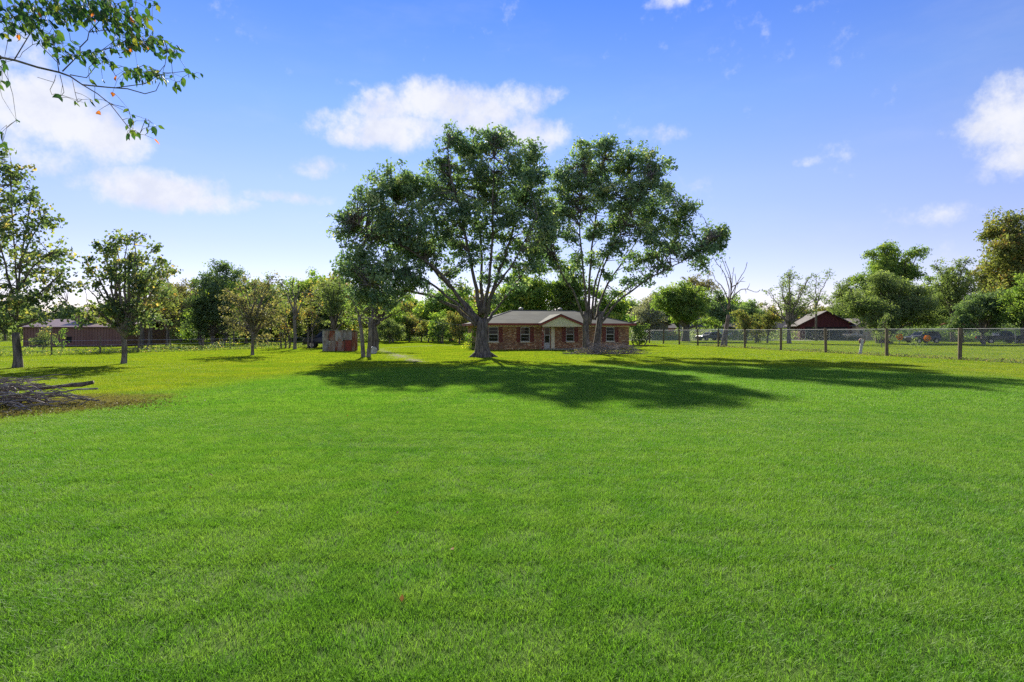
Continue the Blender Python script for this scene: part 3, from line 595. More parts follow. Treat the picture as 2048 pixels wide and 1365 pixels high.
brushmass('fence_weeds', 'tall weeds growing along the left wire fence', [((-36, 36.5), (-31, 44), .5), ((-31, 44), (-26, 53), .45), ((-26, 53), (-17.5, 66), .4)], L_TALLOW, .95, 170, .13, 5)
brushmass('fence_weeds', 'dry weeds along the foot of the wooden post fence', [((27.4, 28), (26.2, 37), .2), ((26.2, 37), (22, 66), .18)], L_BROWN, .32, 75, .10, 6)

# ------------------------------------------------------------------ brick house
def brick_col(nb, oc):
    s = nb.node('ShaderNodeSeparateXYZ'); nb.l.new(oc, s.inputs[0])
    cv = nb.node('ShaderNodeCombineXYZ'); nb.put(cv.inputs[0], nb.m('ADD', s.outputs[0], s.outputs[1])); nb.put(cv.inputs[1], s.outputs[2])
    bt = nb.node('ShaderNodeTexBrick'); nb.l.new(cv.outputs[0], bt.inputs['Vector'])
    bt.inputs['Scale'].default_value = 1; bt.inputs['Brick Width'].default_value = .23; bt.inputs['Row Height'].default_value = .08
    bt.inputs['Mortar Size'].default_value = .008; bt.inputs['Bias'].default_value = -.2
    bt.inputs['Color1'].default_value = (.19, .06, .022, 1); bt.inputs['Color2'].default_value = (.50, .24, .095, 1); bt.inputs['Mortar'].default_value = (.30, .25, .17, 1)
    sp = nb.smooth(nb.noise(nb.scale(cv.outputs[0], (1, 2.6, 1)), 3.3, 2, .6), .57, .62)
    c = nb.mix(nb.m('MULTIPLY', sp, .75), bt.outputs['Color'], (.70, .55, .34))
    return nb.mix(nb.m('MULTIPLY', nb.smooth(nb.noise(oc, .8, 3), .45, .7), .5), c, (.12, .08, .055))
BRICK = pmat('brick', None, .85, 0, .3, brick_col)
RED = pmat('red_trim', None, .55, 0, .4, worn((.20, .028, .02), (.28, .06, .04), 6))
REDDK = pmat('red_shutter', None, .6, 0, .4, worn((.13, .018, .016), (.19, .035, .03), 5))
CREAM = pmat('cream_trim', None, .7, 0, .3, worn((.76, .69, .46), (.64, .57, .38), 5))
GABLE = pmat('gable_panel', None, .7, 0, .3, worn((.70, .68, .45), (.62, .60, .40), 3))
WHITE = pmat('white_frame', None, .5, 0, .4, worn((.50, .50, .45), (.40, .39, .34), 8))
GLASS = pmat('window_glass', (.010, .013, .012), .04, 0, .2)
DARK = pmat('dark_interior', (.02, .018, .016), .9)
CONC = pmat('porch_concrete', None, .9, 0, .2, worn((.32, .29, .25), (.22, .2, .17), 6))
def shingle(nb, oc):
    s = nb.node('ShaderNodeSeparateXYZ'); nb.l.new(oc, s.inputs[0])
    cv = nb.node('ShaderNodeCombineXYZ'); nb.put(cv.inputs[0], nb.m('ADD', s.outputs[0], nb.m('MULTIPLY', s.outputs[1], .31))); nb.put(cv.inputs[1], nb.m('MULTIPLY', s.outputs[2], 3.2))
    bt = nb.node('ShaderNodeTexBrick'); nb.l.new(cv.outputs[0], bt.inputs['Vector'])
    bt.inputs['Scale'].default_value = 1; bt.inputs['Brick Width'].default_value = .5; bt.inputs['Row Height'].default_value = .16; bt.inputs['Mortar Size'].default_value = .014
    bt.inputs['Color1'].default_value = (.055, .062, .052, 1); bt.inputs['Color2'].default_value = (.095, .104, .088, 1); bt.inputs['Mortar'].default_value = (.03, .032, .028, 1)
    c = nb.mix(nb.m('MULTIPLY', nb.smooth(nb.noise(nb.scale(oc, (.12, .12, 7)), 2.0, 4, .7), .44, .58), .75), bt.outputs['Color'], (.03, .032, .026))
    return nb.mix(nb.m('MULTIPLY', nb.smooth(nb.noise(oc, .9, 4), .5, .72), .4), c, (.13, .13, .08))
ROOF = pmat('roof_shingle', None, .9, 0, .2, shingle)
HX0, HY0 = (957-CX)/F*51.8, 51.8
HX1, HY1 = (1258-CX)/F*55.0, 55.0
HTH = math.atan2(HY1-HY0, HX1-HX0); HL = math.hypot(HX1-HX0, HY1-HY0); HD = 6.8
def FU(px, v=0):                                           # photo column to metres along the front wall (plane v back from it)
    t = (px-CX)/F; x0 = HX0-v*math.sin(HTH); y0 = HY0+v*math.cos(HTH)
    return (x0-t*y0)/(t*math.sin(HTH)-math.cos(HTH))
house = empty('brick_house', (HX0, HY0, 0), HTH, 'low red brown brick ranch house with hipped grey roof and red shutters', 'house')
EZ = 2.34; OH = .5; RZ = 3.8
WINS = [(977, 997), (1041, 1059.5), (1132, 1148.5), (1212, 1229)]
ops = [(FU(a), FU(c), .78, 2.16) for a, c in WINS]
door = (FU(1088.5), FU(1100.5), .14, 2.16)
def wall_panels(mb, u0, u1, z0, z1, ops, y0, y1):
    us = u0
    for (a, c, lo, hi) in sorted(ops):
        mb.box(us, a, y0, y1, z0, z1)
        if lo > z0+.001: mb.box(a, c, y0, y1, z0, lo)
        mb.box(a, c, y0, y1, hi, z1); us = c
    mb.box(us, u1, y0, y1, z0, z1)
w = MB(); wall_panels(w, 0, HL, 0, EZ, ops+[door], 0, .2)
w.box(0, .2, .2, HD-.2, 0, EZ); w.box(HL-.2, HL, .2, HD-.2, 0, EZ); w.box(0, HL, HD-.2, HD, 0, EZ)
w.build('wall', BRICK, house)
MB().box(.25, HL-.25, 1.6, 1.7, .05, EZ-.05).build('inner_wall', DARK, house)
MB().box(.2, HL-.2, .2, HD-.2, EZ-.06, EZ-.01).build('ceiling', DARK, house)
for (a, c, lo, hi) in ops:
    win = MB().box(a, a+.06, .03, .12, lo, hi).box(c-.06, c, .03, .12, lo, hi).box(a+.06, c-.06, .03, .12, hi-.07, hi).box(a+.06, c-.06, .03, .12, lo, lo+.07).box(a+.06, c-.06, .04, .12, (lo+hi)/2-.035, (lo+hi)/2+.035).build('window', WHITE, house)
    for z0, z1 in ((lo+.07, (lo+hi)/2-.035), ((lo+hi)/2+.035, hi-.07)):
        MB().box(a+.06, c-.06, .085, .095, z0, z1).build('pane', GLASS, win)
        MB().box(a+.06, c-.06, .06, .08, (z0+z1)/2-.01, (z0+z1)/2+.01).build('muntin', WHITE, win)
    MB().box(a-.05, c+.05, -.06, .0, lo-.075, lo-.003).build('sill', CREAM, win)
    wS = .36
    for s0 in (a-wS-.02, c+.02):
        sh = MB().box(s0, s0+.05, -.05, -.003, lo-.03, hi).box(s0+wS-.05, s0+wS, -.05, -.003, lo-.03, hi).box(s0+.05, s0+wS-.05, -.05, -.003, hi-.07, hi).box(s0+.05, s0+wS-.05, -.05, -.003, lo-.03, lo+.05).box(s0+.05, s0+wS-.05, -.05, -.003, (lo+hi)/2-.04, (lo+hi)/2+.04)
        for k in range(20): 
            z = lo+.07+(hi-lo-.16)*k/20; sh.box(s0+.05, s0+wS-.05, -.035, -.006, z, z+.04)
        sh.build('shutter', REDDK, house)
# door, post, porch
a, c, lo, hi = door
dr = MB().box(a, a+.07, .04, .14, lo, hi).box(c-.07, c, .04, .14, lo, hi).box(a+.07, c-.07, .04, .14, hi-.09, hi).box(a+.07, c-.07, .05, .14, lo, lo+.55).box(a+.07, c-.07, .05, .14, 1.35, 1.42).build('door', WHITE, house)
MB().box(a+.07, c-.07, .09, .10, lo+.55, 1.35).build('pane', GLASS, dr); MB().box(a+.07, c-.07, .09, .10, 1.42, hi-.09).build('pane', GLASS, dr)
MB().ring((c-.12, .02, 1.1), (0, 1, 0), .03, .04, 8).build('handle', WHITE, dr)
MB().box(FU(1102), FU(1109), -.06, -.004, .14, EZ-.02).build('door_surround', CREAM, house)
PJ = 1.35                                                  # porch projection
gl = FU(1084, -PJ); gr = FU(1163, -PJ); gm = FU(1121, -PJ)
MB().box(gl+.1, gr-.2, -PJ-.05, -.004, 0, .14).build('porch_slab', CONC, house)
pst = MB().box(gl+.04, gl+.19, -PJ+.05, -PJ+.2, .14, 2.16); pst.build('porch_post', pmat('peeling_post', None, .8, 0, .3, worn((.22, .05, .035), (.6, .52, .42), 7, .5, .62)), house)
# roof: hip
e0, e1, ez = -OH, HL+OH, EZ+.12; run = HD/2+OH
def roofpt(u, v): return (u, v, ez+(RZ-ez)*min(1, (v+OH)/run))
rl, rr_ = e0+run+.5, e1-run-1.0
rf_ = MB()
A = (e0, -OH, ez); B = (e1, -OH, ez); Cc = (e1, HD+OH, ez); D = (e0, HD+OH, ez); E = (rl, HD/2, RZ); Fp = (rr_, HD/2, RZ)
rf_.poly([A, B, Fp, E]); rf_.poly([B, Cc, Fp]); rf_.poly([Cc, D, E, Fp]); rf_.poly([D, A, E]); rf_.poly([D, Cc, B, A])
roof = rf_.build('roof', ROOF, house)
cap = MB()
for p, q in ((A, E), (D, E), (B, Fp), (Cc, Fp), (E, Fp)): cap.tube([Vector(p)+Vector((0, 0, .01)), Vector(q)+Vector((0, 0, .01))], .03, 6)
cap.build('ridge_cap', pmat('ridge_shingle', None, .9, 0, .2, worn((.26, .25, .22), (.18, .175, .15), 4)), roof)
MB().box(e0-.03, e1+.03, -OH-.03, -OH-.003, ez-.17, ez+.03).box(e0-.03, e0-.003, -OH, HD+OH, ez-.17, ez+.03).box(e1+.003, e1+.03, -OH, HD+OH, ez-.17, ez+.03).box(e0-.03, e1+.03, HD+OH+.003, HD+OH+.03, ez-.17, ez+.03).build('fascia', RED, roof)
MB().box(e0, e1, -OH, -.003, ez-.13, ez-.1).box(e0, -.003, 0, HD, ez-.13, ez-.1).box(HL+.003, e1, 0, HD, ez-.13, ez-.1).build('soffit', CREAM, roof)
MB().box(-.02, HL+.02, -.045, -.003, EZ-.16, EZ-.025).build('frieze_board', CREAM, roof)
VENT = pmat('vent_metal', None, .6, .3, .4, worn((.3, .3, .28), (.2, .19, .17), 8))
for px in (1041, 1119):
    u = FU(px, HD/2+.8); v = HD/2+.6
    vt = MB().tube([(u, v, RZ-.35), (u, v, RZ+.02)], .14, 10).build('roof_vent', VENT, roof)
    ball = MB(); ball.tube([(u, v, RZ+.03+.3*k/6) for k in range(7)], [.12, .2, .24, .25, .23, .17, .05], 12); ball.build('turbine', VENT, vt, True)
# porch gable
gz = ez-.02; gp = 3.28
gb = HD/2*.62
def main_v(z): return -OH+run*(z-ez)/(RZ-ez)
pr = MB(); V1 = (gl-.12, -PJ-.1, gz-.01); V2 = (gm, -PJ-.1, gp); V3 = (gr+.12, -PJ-.1, gz-.01)
bk = main_v(gp)+.15
pr.prism([V1, V2, (V2[0], V2[1], V2[2]-.07), (V1[0], V1[1], V1[2]-.07)], (0, 0, 0)) if False else None
for (a_, c_) in ((V1, V2), (V2, V3)):
    lo_, hi_ = (a_, c_) if a_[2] < c_[2] else (c_, a_)
    q = [lo_, hi_, (hi_[0], bk, hi_[2]), (lo_[0], -OH+.12, lo_[2])]
    pr.prism([Vector(p)+Vector((0, 0, .02)) for p in q], (0, 0, .05))
porch = pr.build('porch_roof', ROOF, house)
ga = MB().prism([(gl+.06, -PJ, gz-.12), (gr-.06, -PJ, gz-.12), (gr-.06, -PJ, gz), (gm, -PJ, gp-.08), (gl+.06, -PJ, gz)], (0, .06, 0)); ga.build('gable_panel', GABLE, porch)
MB().box(gl+.02, gr-.02, -PJ-.03, -PJ+.16, gz-.27, gz-.123).build('porch_beam', CREAM, porch)
tr_ = MB()
for a_, c_ in ((V1, V2), (V3, V2)):
    a_ = Vector(a_); c_ = Vector(c_); tr_.prism([a_+Vector((0, -.03, .0)), c_+Vector((0, -.03, 0)), c_+Vector((0, -.03, -.17)), a_+Vector((0, -.03, -.17))], (0, .027, 0))
tr_.build('rake_trim', RED, porch)
MB().box(gl-.12, gl-.095, -PJ-.1, -OH-.04, gz-.16, gz+.01).build('porch_fascia', RED, porch)

# ------------------------------------------------------------------ tin shed of patched sheets
def tin(name, c1, c2): return pmat(name, None, .6, .35, .4, worn(c1, c2, 2.2, .42, .6, (1, 1, .35)))
TINS = [tin('tin_grey', (.36, .35, .33), (.24, .2, .16)), tin('tin_rust', (.24, .07, .03), (.36, .28, .22)), tin('tin_rust_red', (.27, .055, .035), (.15, .06, .035)), tin('tin_pale', (.42, .41, .37), (.28, .2, .14))]
c0 = G(645.5, 704); Ys = c0.y; sc_ = Ys/F
shed = empty('tin_shed', c0, R(4), 'small shed of patched rusty corrugated tin sheets beside the leaning tree', 'shed')
def corr(x0, x1, z0, z1, y, amp=.012, pitch=.09):
    m = MB(); n = int((x1-x0)/pitch*4); P1 = [(x0+(x1-x0)*i/n, y-amp*math.sin(2*math.pi*i/4)) for i in range(n+1)]
    for i in range(n):
        (xa, ya), (xb, yb) = P1[i], P1[i+1]
        m.poly([(xa, ya, z0), (xb, yb, z0), (xb, yb, z1), (xa, ya, z1)])
    for i in range(n):
        (xa, ya), (xb, yb) = P1[i], P1[i+1]
        m.poly([(xb, yb+.003, z0), (xa, ya+.003, z0), (xa, ya+.003, z1), (xb, yb+.003, z1)])
    return m
SW = 57*sc_; SH = 43*sc_
for x0, x1, z0, z1, k, lab in ((0,.2,.5,.98,3,0),(.21,.42,.52,.98,1,0),(.43,.7,.5,1,3,0),(.71,1,.55,1,0,0),(0,.19,.02,.5,0,0),(.2,.42,.0,.51,3,0),(.43,.75,.01,.5,1,0),(.76,1,.0,.54,2,0)):
    corr(x0*SW, x1*SW, z0*SH, z1*SH, -.04-.012*k).build('tin_sheet', TINS[k], shed)
MB().box(0, .08, 0, .08, 0, SH*.97).box(SW-.08, SW, 0, .08, 0, SH*.97).box(0, .08, 2.3, 2.38, 0, SH*.9).box(SW-.08, SW, 2.3, 2.38, 0, SH*.9).box(.08, SW-.08, 0, .06, SH*.9, SH*.95).build('frame', STICK, shed)
for x in (-.02, SW+.02):
    s_ = corr(0, 2.38, 0, SH*.93, 0); s_.v = [(x+v[1], v[0], v[2]) for v in s_.v]; s_.build('side_sheet', TINS[1 if x > 0 else 0], shed)
MB().prism([(-.12, -.15, SH+.01), (SW+.12, -.15, SH*.99), (SW+.12, 2.5, SH*.93), (-.12, 2.5, SH*.93)], (0, 0, .03)).build('roof', TINS[0], shed)
corr(0, SW, 0, SH*.9, 2.4).build('back_sheet', TINS[0], shed)
# barrel lying on its side
bp = G(741, 708.5)
bar = empty('metal_barrel', bp, R(-62), 'whitish metal barrel lying on its side by the leaning tree', 'barrel')
DRUM = pmat('drum_paint', None, .5, .3, .4, worn((.6, .6, .57), (.35, .33, .3), 4))
bb = MB(); xs = [0, .01, .02, .28, .3, .32, .58, .6, .62, .87, .88, .9]; rs = [.27, .3, .29, .29, .305, .29, .29, .305, .29, .29, .3, .27]
bb.tube([(x, 0, .29) for x in xs], rs, 20); bb.build('drum_body', DRUM, bar, False)
MB().ring((-.006, 0, .29), (1, 0, 0), .26, .004, 18).build('drum_lid', pmat('drum_end', None, .6, .2, .4, worn((.12, .12, .13), (.3, .29, .27), 5)), bar)

# ------------------------------------------------------------------ vehicles
TYRE = pmat('tyre', (.02, .02, .02), .85); RIM = pmat('rim', (.35, .35, .36), .3, .9); LAMP = pmat('lamp_lens', (.6, .6, .58), .15, 0, .6); TAIL = pmat('tail_lens', (.3, .02, .02), .2)
def car(name, label, loc, rz, kind, col, sc=1.0):
    root = empty(name, loc, rz, label, 'car' if kind != 'pickup' else 'truck'); root.scale = (sc, sc, sc)
    paint = pmat(name+'_paint', None, .25, .2, .5, worn(col, tuple(c*.8 for c in col), 3))
    prof = {'suv': [(-2.2,.45),(-2.25,.75),(-2.15,1.0),(-1.15,1.1),(-.55,1.72),(1.9,1.75),(2.2,1.1),(2.25,.5)],
            'sedan': [(-2.2,.35),(-2.25,.62),(-2.1,.8),(-1.05,.92),(-.35,1.4),(.9,1.43),(1.6,1.0),(2.2,.95),(2.25,.4)],
            'pickup': [(-2.6,.5),(-2.65,.85),(-2.5,1.08),(-1.4,1.15),(-.85,1.78),(.45,1.8),(.65,1.15),(2.6,1.15),(2.65,.55)]}[kind]
    belt = 1.08 if kind != 'sedan' else .9; W = .9
    V = []; n = len(prof)
    def hw(z): return W*(1-.03) if z < .6 else W if z <= belt else W*(1-.2*(z-belt)/(.75))
    m = MB()
    rows = [[(x, s*hw(z)*f, z) for x, z in prof] for s, f in ((-1, 1), (-1, .72), (0, 1), (1, .72), (1, 1))]
    for r_ in rows: m.v += r_
    for k in range(4):
        for i in range(n): m.f.append((k*n+i, k*n+(i+1) % n, (k+1)*n+(i+1) % n, (k+1)*n+i))
    m.f.append(tuple(range(n))); m.f.append(tuple(range(4*n, 5*n)))
    body = m.build('body', paint, root)
    wx = {'suv': (-1.4, 1.4), 'sedan': (-1.35, 1.35), 'pickup': (-1.7, 1.65)}[kind]; wr = .36 if kind != 'sedan' else .31
    for x in wx:
        for s in (-1, 1):
            wh = MB().ring((x, s*(W-.17), wr), (0, s, 0), wr, .2, 18).build('wheel', TYRE, root)
            MB().ring((x, s*(W+.032), wr), (0, s, 0), wr*.6, .012, 12).build('rim', RIM, wh)
            MB().ring((x, s*(W-.002), wr+.03), (0, s, 0), wr*1.22, .012, 18).build('wheel_arch', TYRE, root)
    tops = {'suv': [(-.95, -.5, .6), (.08, .95), (1.05, 1.75)], 'sedan': [(-.7, -.3, .25), (.33, 1.05)], 'pickup': [(-1.2, -.8, -.3), (-.22, .4)]}[kind]
    zt = prof[4][1]-.1; zb = belt+.05
    for s in (-1, 1):
        for t in tops:
            x0, x1 = t[0], t[-1]; xt0 = t[1] if len(t) == 3 else x0
            pts = [(x0, s*(hw(zb)+.008), zb), (x1, s*(hw(zb)+.008), zb), (x1, s*(hw(zt)+.008), zt), (xt0+.08, s*(hw(zt)+.008), zt)]
            MB().prism(pts, (0, s*.006, 0)).build('side_window', GLASS, root)
    (xa, za), (xb, zb2) = prof[3], prof[4]
    q = lambda t, f: (xa+(xb-xa)*t-.012, f*hw(za+(zb2-za)*t)*.86, za+(zb2-za)*t+.012)
    MB().prism([q(.1, -1), q(.1, 1), q(.9, 1), q(.9, -1)], (-.006, 0, .006)).build('windscreen', GLASS, root)
    fx = prof[1][0]
    for s in (-1, 1):
        MB().box(fx-.01, fx+.06, s*.62-.16, s*.62+.16, prof[1][1]-.02, prof[1][1]+.15).build('headlight', LAMP, root)
        MB().box(prof[-1][0]-.1, prof[-1][0]+.012, s*.72-.1, s*.72+.1, prof[-1][1]+.2, prof[-1][1]+.42).build('tail_light', TAIL, root)
    MB().box(fx-.07, fx+.08, -.85, .85, .38, .55).build('bumper', TYRE, root)
    MB().box(fx-.012, fx+.06, -.42, .42, .58, prof[1][1]+.12).build('grille', TYRE, root)
    return root
car('parked_suv', 'black sport utility vehicle parked behind the rusty tin shed', G(650, 697)+Vector((.0, .6, 0)), R(12), 'suv', (.02, .025, .03))
car('parked_car', 'dark grey car parked beyond the fence by the grey house', G(1421, 681.5), R(15), 'sedan', (.06, .07, .09), 1.15)
car('pickup_truck', 'white pickup truck parked by the grey house', G(1434, 679.5), R(-70), 'pickup', (.7, .72, .75), 1.25)
car('parked_car', 'dark blue car parked in the shade under the tall trees', G(1845, 687), R(8), 'suv', (.015, .02, .045))
car('parked_car', 'black pickup truck parked in the shade behind the pale trunk tree', G(2000, 687.5), R(170), 'pickup', (.02, .022, .03))

# ------------------------------------------------------------------ neighbouring buildings
def building(name, label, px0, px1, pyb, ezm, depth, rz, wallm, roofm, rise, gable='x', oh=.4, holes=(), doors=(), cat='house', trim=None):
    a = G(px0, pyb); wdt = (px1-px0)/F*a.y/max(.2, math.cos(rz)-.0)
    root = empty(name, a, rz, label, cat)
    ops = [(u0*wdt, u1*wdt, z0, z1) for u0, u1, z0, z1 in list(holes)+list(doors)]
    w = MB(); wall_panels(w, 0, wdt, 0, ezm, ops, 0, .15)
    w.box(0, .15, .15, depth-.15, 0, ezm); w.box(wdt-.15, wdt, .15, depth-.15, 0, ezm); w.box(0, wdt, depth-.15, depth, 0, ezm)
    if gable == 'y':
        w.prism([(0, .0, ezm), (wdt, .0, ezm), (wdt/2, .0, ezm+rise)], (0, .15, 0)); w.prism([(0, depth-.15, ezm), (wdt, depth-.15, ezm), (wdt/2, depth-.15, ezm+rise)], (0, .15, 0))
    else:
        w.prism([(0, 0, ezm), (0, depth, ezm), (0, depth/2, ezm+rise)], (.15, 0, 0)); w.prism([(wdt-.15, 0, ezm), (wdt-.15, depth, ezm), (wdt-.15, depth/2, ezm+rise)], (.15, 0, 0))
    w.build('wall', wallm, root)
    MB().box(.16, wdt-.16, depth*.5, depth*.5+.1, 0, ezm).build('inner_wall', DARK, root)
    r_ = MB(); t = .12; k = 1+oh/((wdt if gable == 'y' else depth)/2); zl = ezm+rise-rise*k
    if gable == 'y':
        r_.prism([(-oh, -oh, zl+.02), (wdt/2, -oh, ezm+rise+.02), (wdt+oh, -oh, zl+.02), (wdt+oh, -oh, zl+t), (wdt/2, -oh, ezm+rise+t), (-oh, -oh, zl+t)], (0, depth+2*oh, 0))
    else:
        r_.prism([(-oh, -oh, zl+.02), (-oh, depth/2, ezm+rise+.02), (-oh, depth+oh, zl+.02), (-oh, depth+oh, zl+t), (-oh, depth/2, ezm+rise+t), (-oh, -oh, zl+t)], (wdt+2*oh, 0, 0))
    r_.build('roof', roofm, root)
    for (u0, u1, z0, z1) in [(x[0]*wdt, x[1]*wdt, x[2], x[3]) for x in holes]:
        f = MB().box(u0, u0+.07, -.02, .1, z0, z1).box(u1-.07, u1, -.02, .1, z0, z1).box(u0+.07, u1-.07, -.02, .1, z0, z0+.07).box(u0+.07, u1-.07, -.02, .1, z1-.07, z1).build('window', trim or WHITE, root)
        MB().box(u0+.07, u1-.07, .05, .06, z0+.07, z1-.07).build('pane', GLASS, f)
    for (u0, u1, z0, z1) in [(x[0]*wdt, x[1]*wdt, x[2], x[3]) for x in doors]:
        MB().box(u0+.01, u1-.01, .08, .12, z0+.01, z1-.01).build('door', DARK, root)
    return root, wdt
BROWNROOF = pmat('brown_roof', None, .9, 0, .2, worn((.10, .08, .07), (.17, .14, .12), 3))
GREYROOF = pmat('grey_roof', None, .9, 0, .2, worn((.10, .09, .08), (.16, .145, .13), 3))
BEIGE = pmat('beige_siding', None, .8, 0, .3, worn((.22, .2, .14), (.16, .15, .11), 2))
GREYW = pmat('grey_siding', None, .8, 0, .3, worn((.2, .2, .19), (.28, .27, .26), 2))
REDW = pmat('red_siding', None, .8, 0, .3, worn((.07, .016, .016), (.10, .026, .025), 2, st=(4, 4, .4)))
REDB = pmat('pink_brick', None, .85, 0, .3, worn((.33, .12, .09), (.42, .2, .15), 4))
TAN = pmat('tan_siding', None, .8, 0, .3, worn((.5, .38, .24), (.4, .3, .2), 2))
building('neighbour_house', 'beige house with dark low gable roof behind the house corner shrub', 1268, 1334, 679.5, 3.3, 9, R(-8), BEIGE, BROWNROOF, 1.6, 'y', .7, holes=((.62, .75, 1.3, 2.5),), doors=((.3, .42, 0, 2.4),))
building('brick_annex', 'small pinkish brick building with pale roof beside the beige house', 1336, 1352, 678, 2.5, 5, R(0), REDB, GREYROOF, .9, 'x', .3, holes=((.6, .85, 1.1, 2),))
building('neighbour_house', 'grey house with a low grey roof behind the round green tree', 1378, 1462, 677.5, 3.0, 9, R(4), GREYW, GREYROOF, 2.0, 'x', .5, holes=((.1, .2, 1, 2.2), (.3, .4, 1, 2.2), (.8, .9, 1, 2.2)), doors=((.55, .63, 0, 2.2),))
building('red_house', 'long low pinkish red brick house wing behind the small orange trees', 1462, 1605, 677.3, 2.7, 8, R(0), REDB, GREYROOF, 2.0, 'x', .5, holes=((.08, .16, .9, 2.1), (.3, .38, .9, 2.1), (.55, .63, .9, 2.1), (.8, .9, .9, 2.1)), doors=((.45, .51, 0, 2.2),))
cp, cw = building('red_carport', 'dark red gabled carport with wide open front beside the red house', 1600, 1692, 680.5, 3.1, 11, R(-14), REDW, GREYROOF, 2.6, 'y', .7, doors=((.1, .9, 0, 2.6),))  # the near-black door panel paints the shade inside the open front
for i in range(14):                                        # board battens of the gable
    u = cw*(.06+.88*i/13); h = 3.1+2.6*(1-abs(u/cw*2-1))
    MB().box(u-.03, u+.03, -.035, -.003, 3.02, h-.12).build('batten', REDW, cp)
building('tan_shed', 'tan building with sloping roof right of the red carport', 1712, 1752, 681, 3.0, 6, R(12), TAN, GREYROOF, 1.2, 'y', .5, holes=((.2, .4, 1.1, 2),))
building('garden_shed', 'low dark shed in the shade under the tall right hand trees', 1930, 2075, 683, 2.7, 6, R(0), GREYW, REDB, .8, 'x', .4, holes=((.2, .3, 1, 2), (.7, .8, 1, 2)))
# trailer of junk beside the carport
jp = G(1696, 682)
tl = empty('utility_trailer', jp, R(10), 'flat trailer loaded with pale lumber right of the red carport', 'trailer')
MB().box(0, 3.6, 0, 1.8, .55, .68).build('bed', DARK, tl)
for x in (1.4, 2.2):
    for y in (-.02, 1.7): MB().ring((x, y, .34), (0, 1, 0), .34, .18, 14).build('wheel', TYRE, tl)
MB().box(-1.2, 0, .85, .95, .5, .6).box(-1.1, -1.02, .86, .94, 0, .5).build('drawbar', DARK, tl)
LUM = pmat('lumber', None, .8, 0, .3, worn((.62, .56, .46), (.45, .36, .26), 3)); rj = random.Random(4)
for i in range(22):
    y = rj.uniform(.1, 1.6); z = .7+.1*(i//4)+rj.uniform(0, .02); x = rj.uniform(.0, .9)
    pl = MB().tube([(x, y, z), (x+rj.uniform(2, 2.8), y+rj.uniform(-.15, .15), z+rj.uniform(.0, .1))], .06, 4).build('plank', LUM, tl)

# --- brown barn on the left
BROWN = pmat('brown_metal', None, .5, .2, .4, worn((.17, .085, .065), (.2, .11, .085), 1.5, st=(1, 1, .2)))
BROWNR = pmat('brown_metal_roof', None, .45, .3, .4, worn((.17, .10, .075), (.13, .075, .06), 1.5))
ba = G(46, 694.5); bY = ba.y; bs = bY/F
barn = empty('metal_barn', ba, R(4), 'long brown ribbed metal barn with raised roof section beyond the wire fence', 'barn')
BL = 196*bs; BH = 39*bs
holes = [((77-46)*bs, (86-46)*bs, .35, .95), ((127-46)*bs, (139-46)*bs, .5, 1.15)]
w = MB(); wall_panels(w, 0, BL, 0, BH, holes, 0, .12); w.box(0, .12, .12, 9, 0, BH); w.box(BL-.12, BL, .12, 9, 0, BH); w.box(0, BL, 8.88, 9, 0, BH); w.build('wall', BROWN, barn)
for a_, c_, z0, z1 in holes: MB().box(a_+.01, c_-.01, .09, .11, z0+.01, z1-.01).build('opening_panel', DARK, barn)
nr = int(BL/.31)
rib = MB().prism([(-.035, 0, 0), (.035, 0, 0), (.02, -.03, 0), (-.02, -.03, 0)], (0, 0, BH-.02)); ro = rib.build('rib', BROWN, barn); ro.location = (.15, -.002, 0)
for i in range(1, nr):
    x = .15+i*.31
    if any(a_-.04 < x < c_+.04 for a_, c_, _, _ in holes): continue
    c_ = ro.copy(); COL.objects.link(c_); c_.parent = barn; c_.location = (x, -.002, 0)
r_ = MB(); r_.prism([(-.3, -.3, BH+.0), (-.3, 4.5, BH+.95), (-.3, 9.3, BH), (-.3, 9.3, BH+.08), (-.3, 4.5, BH+1.04), (-.3, -.3, BH+.08)], (BL+.6, 0, 0)); r_.build('roof', BROWNR, barn)
x0, x1 = 3.4, 6.2
mo = MB().box(x0, x1, 3.2, 5.8, BH+.55, BH+1.75); mon = mo.build('raised_section', BROWN, barn)
MB().prism([(x0-.2, 3.0, BH+1.72), (x0-.2, 4.5, BH+2.1), (x0-.2, 6, BH+1.72), (x0-.2, 6, BH+1.8), (x0-.2, 4.5, BH+2.2), (x0-.2, 3.0, BH+1.8)], (x1-x0+.4, 0, 0)).build('raised_roof', BROWNR, mon)

# ------------------------------------------------------------------ fences
WOODP = pmat('post_wood', None, .9, 0, .2, worn((.19, .15, .095), (.10, .08, .055), 3, st=(6, 6, .8)))
GALV = pmat('galvanised', None, .7, .3, .3, worn((.36, .36, .36), (.26, .26, .26), 5))
WIRE = pmat('fence_wire', (.5, .5, .49), .6, .2)
fline = lambda Y: 26.6-.142*(Y-33.7)
fence = empty('post_fence', (fline(30), 30, 0), 0, 'chain link fence on square wooden posts crossing the right of the lawn', 'fence')
YP = [28.4]+[31.4/((px-CX)/F+.142) for px in (1920, 1774, 1652, 1562, 1490, 1437, 1396, 1359, 1327, 1299)]
rp = random.Random(9); fb = Vector((fline(30), 30, 0))
for Y in YP:
    h = 1.97+rp.uniform(-.04, .05); l = rp.uniform(-.05, .05); x = fline(Y); r_ = .105
    m = MB(); m.tube([Vector((x, Y, -.1))-fb, Vector((x+l*.5, Y, h*.5))-fb, Vector((x+l, Y, h-.03))-fb, Vector((x+l, Y, h))-fb], [r_, r_, r_*.97, r_*.8], 8); m.build('post', WOODP, fence)
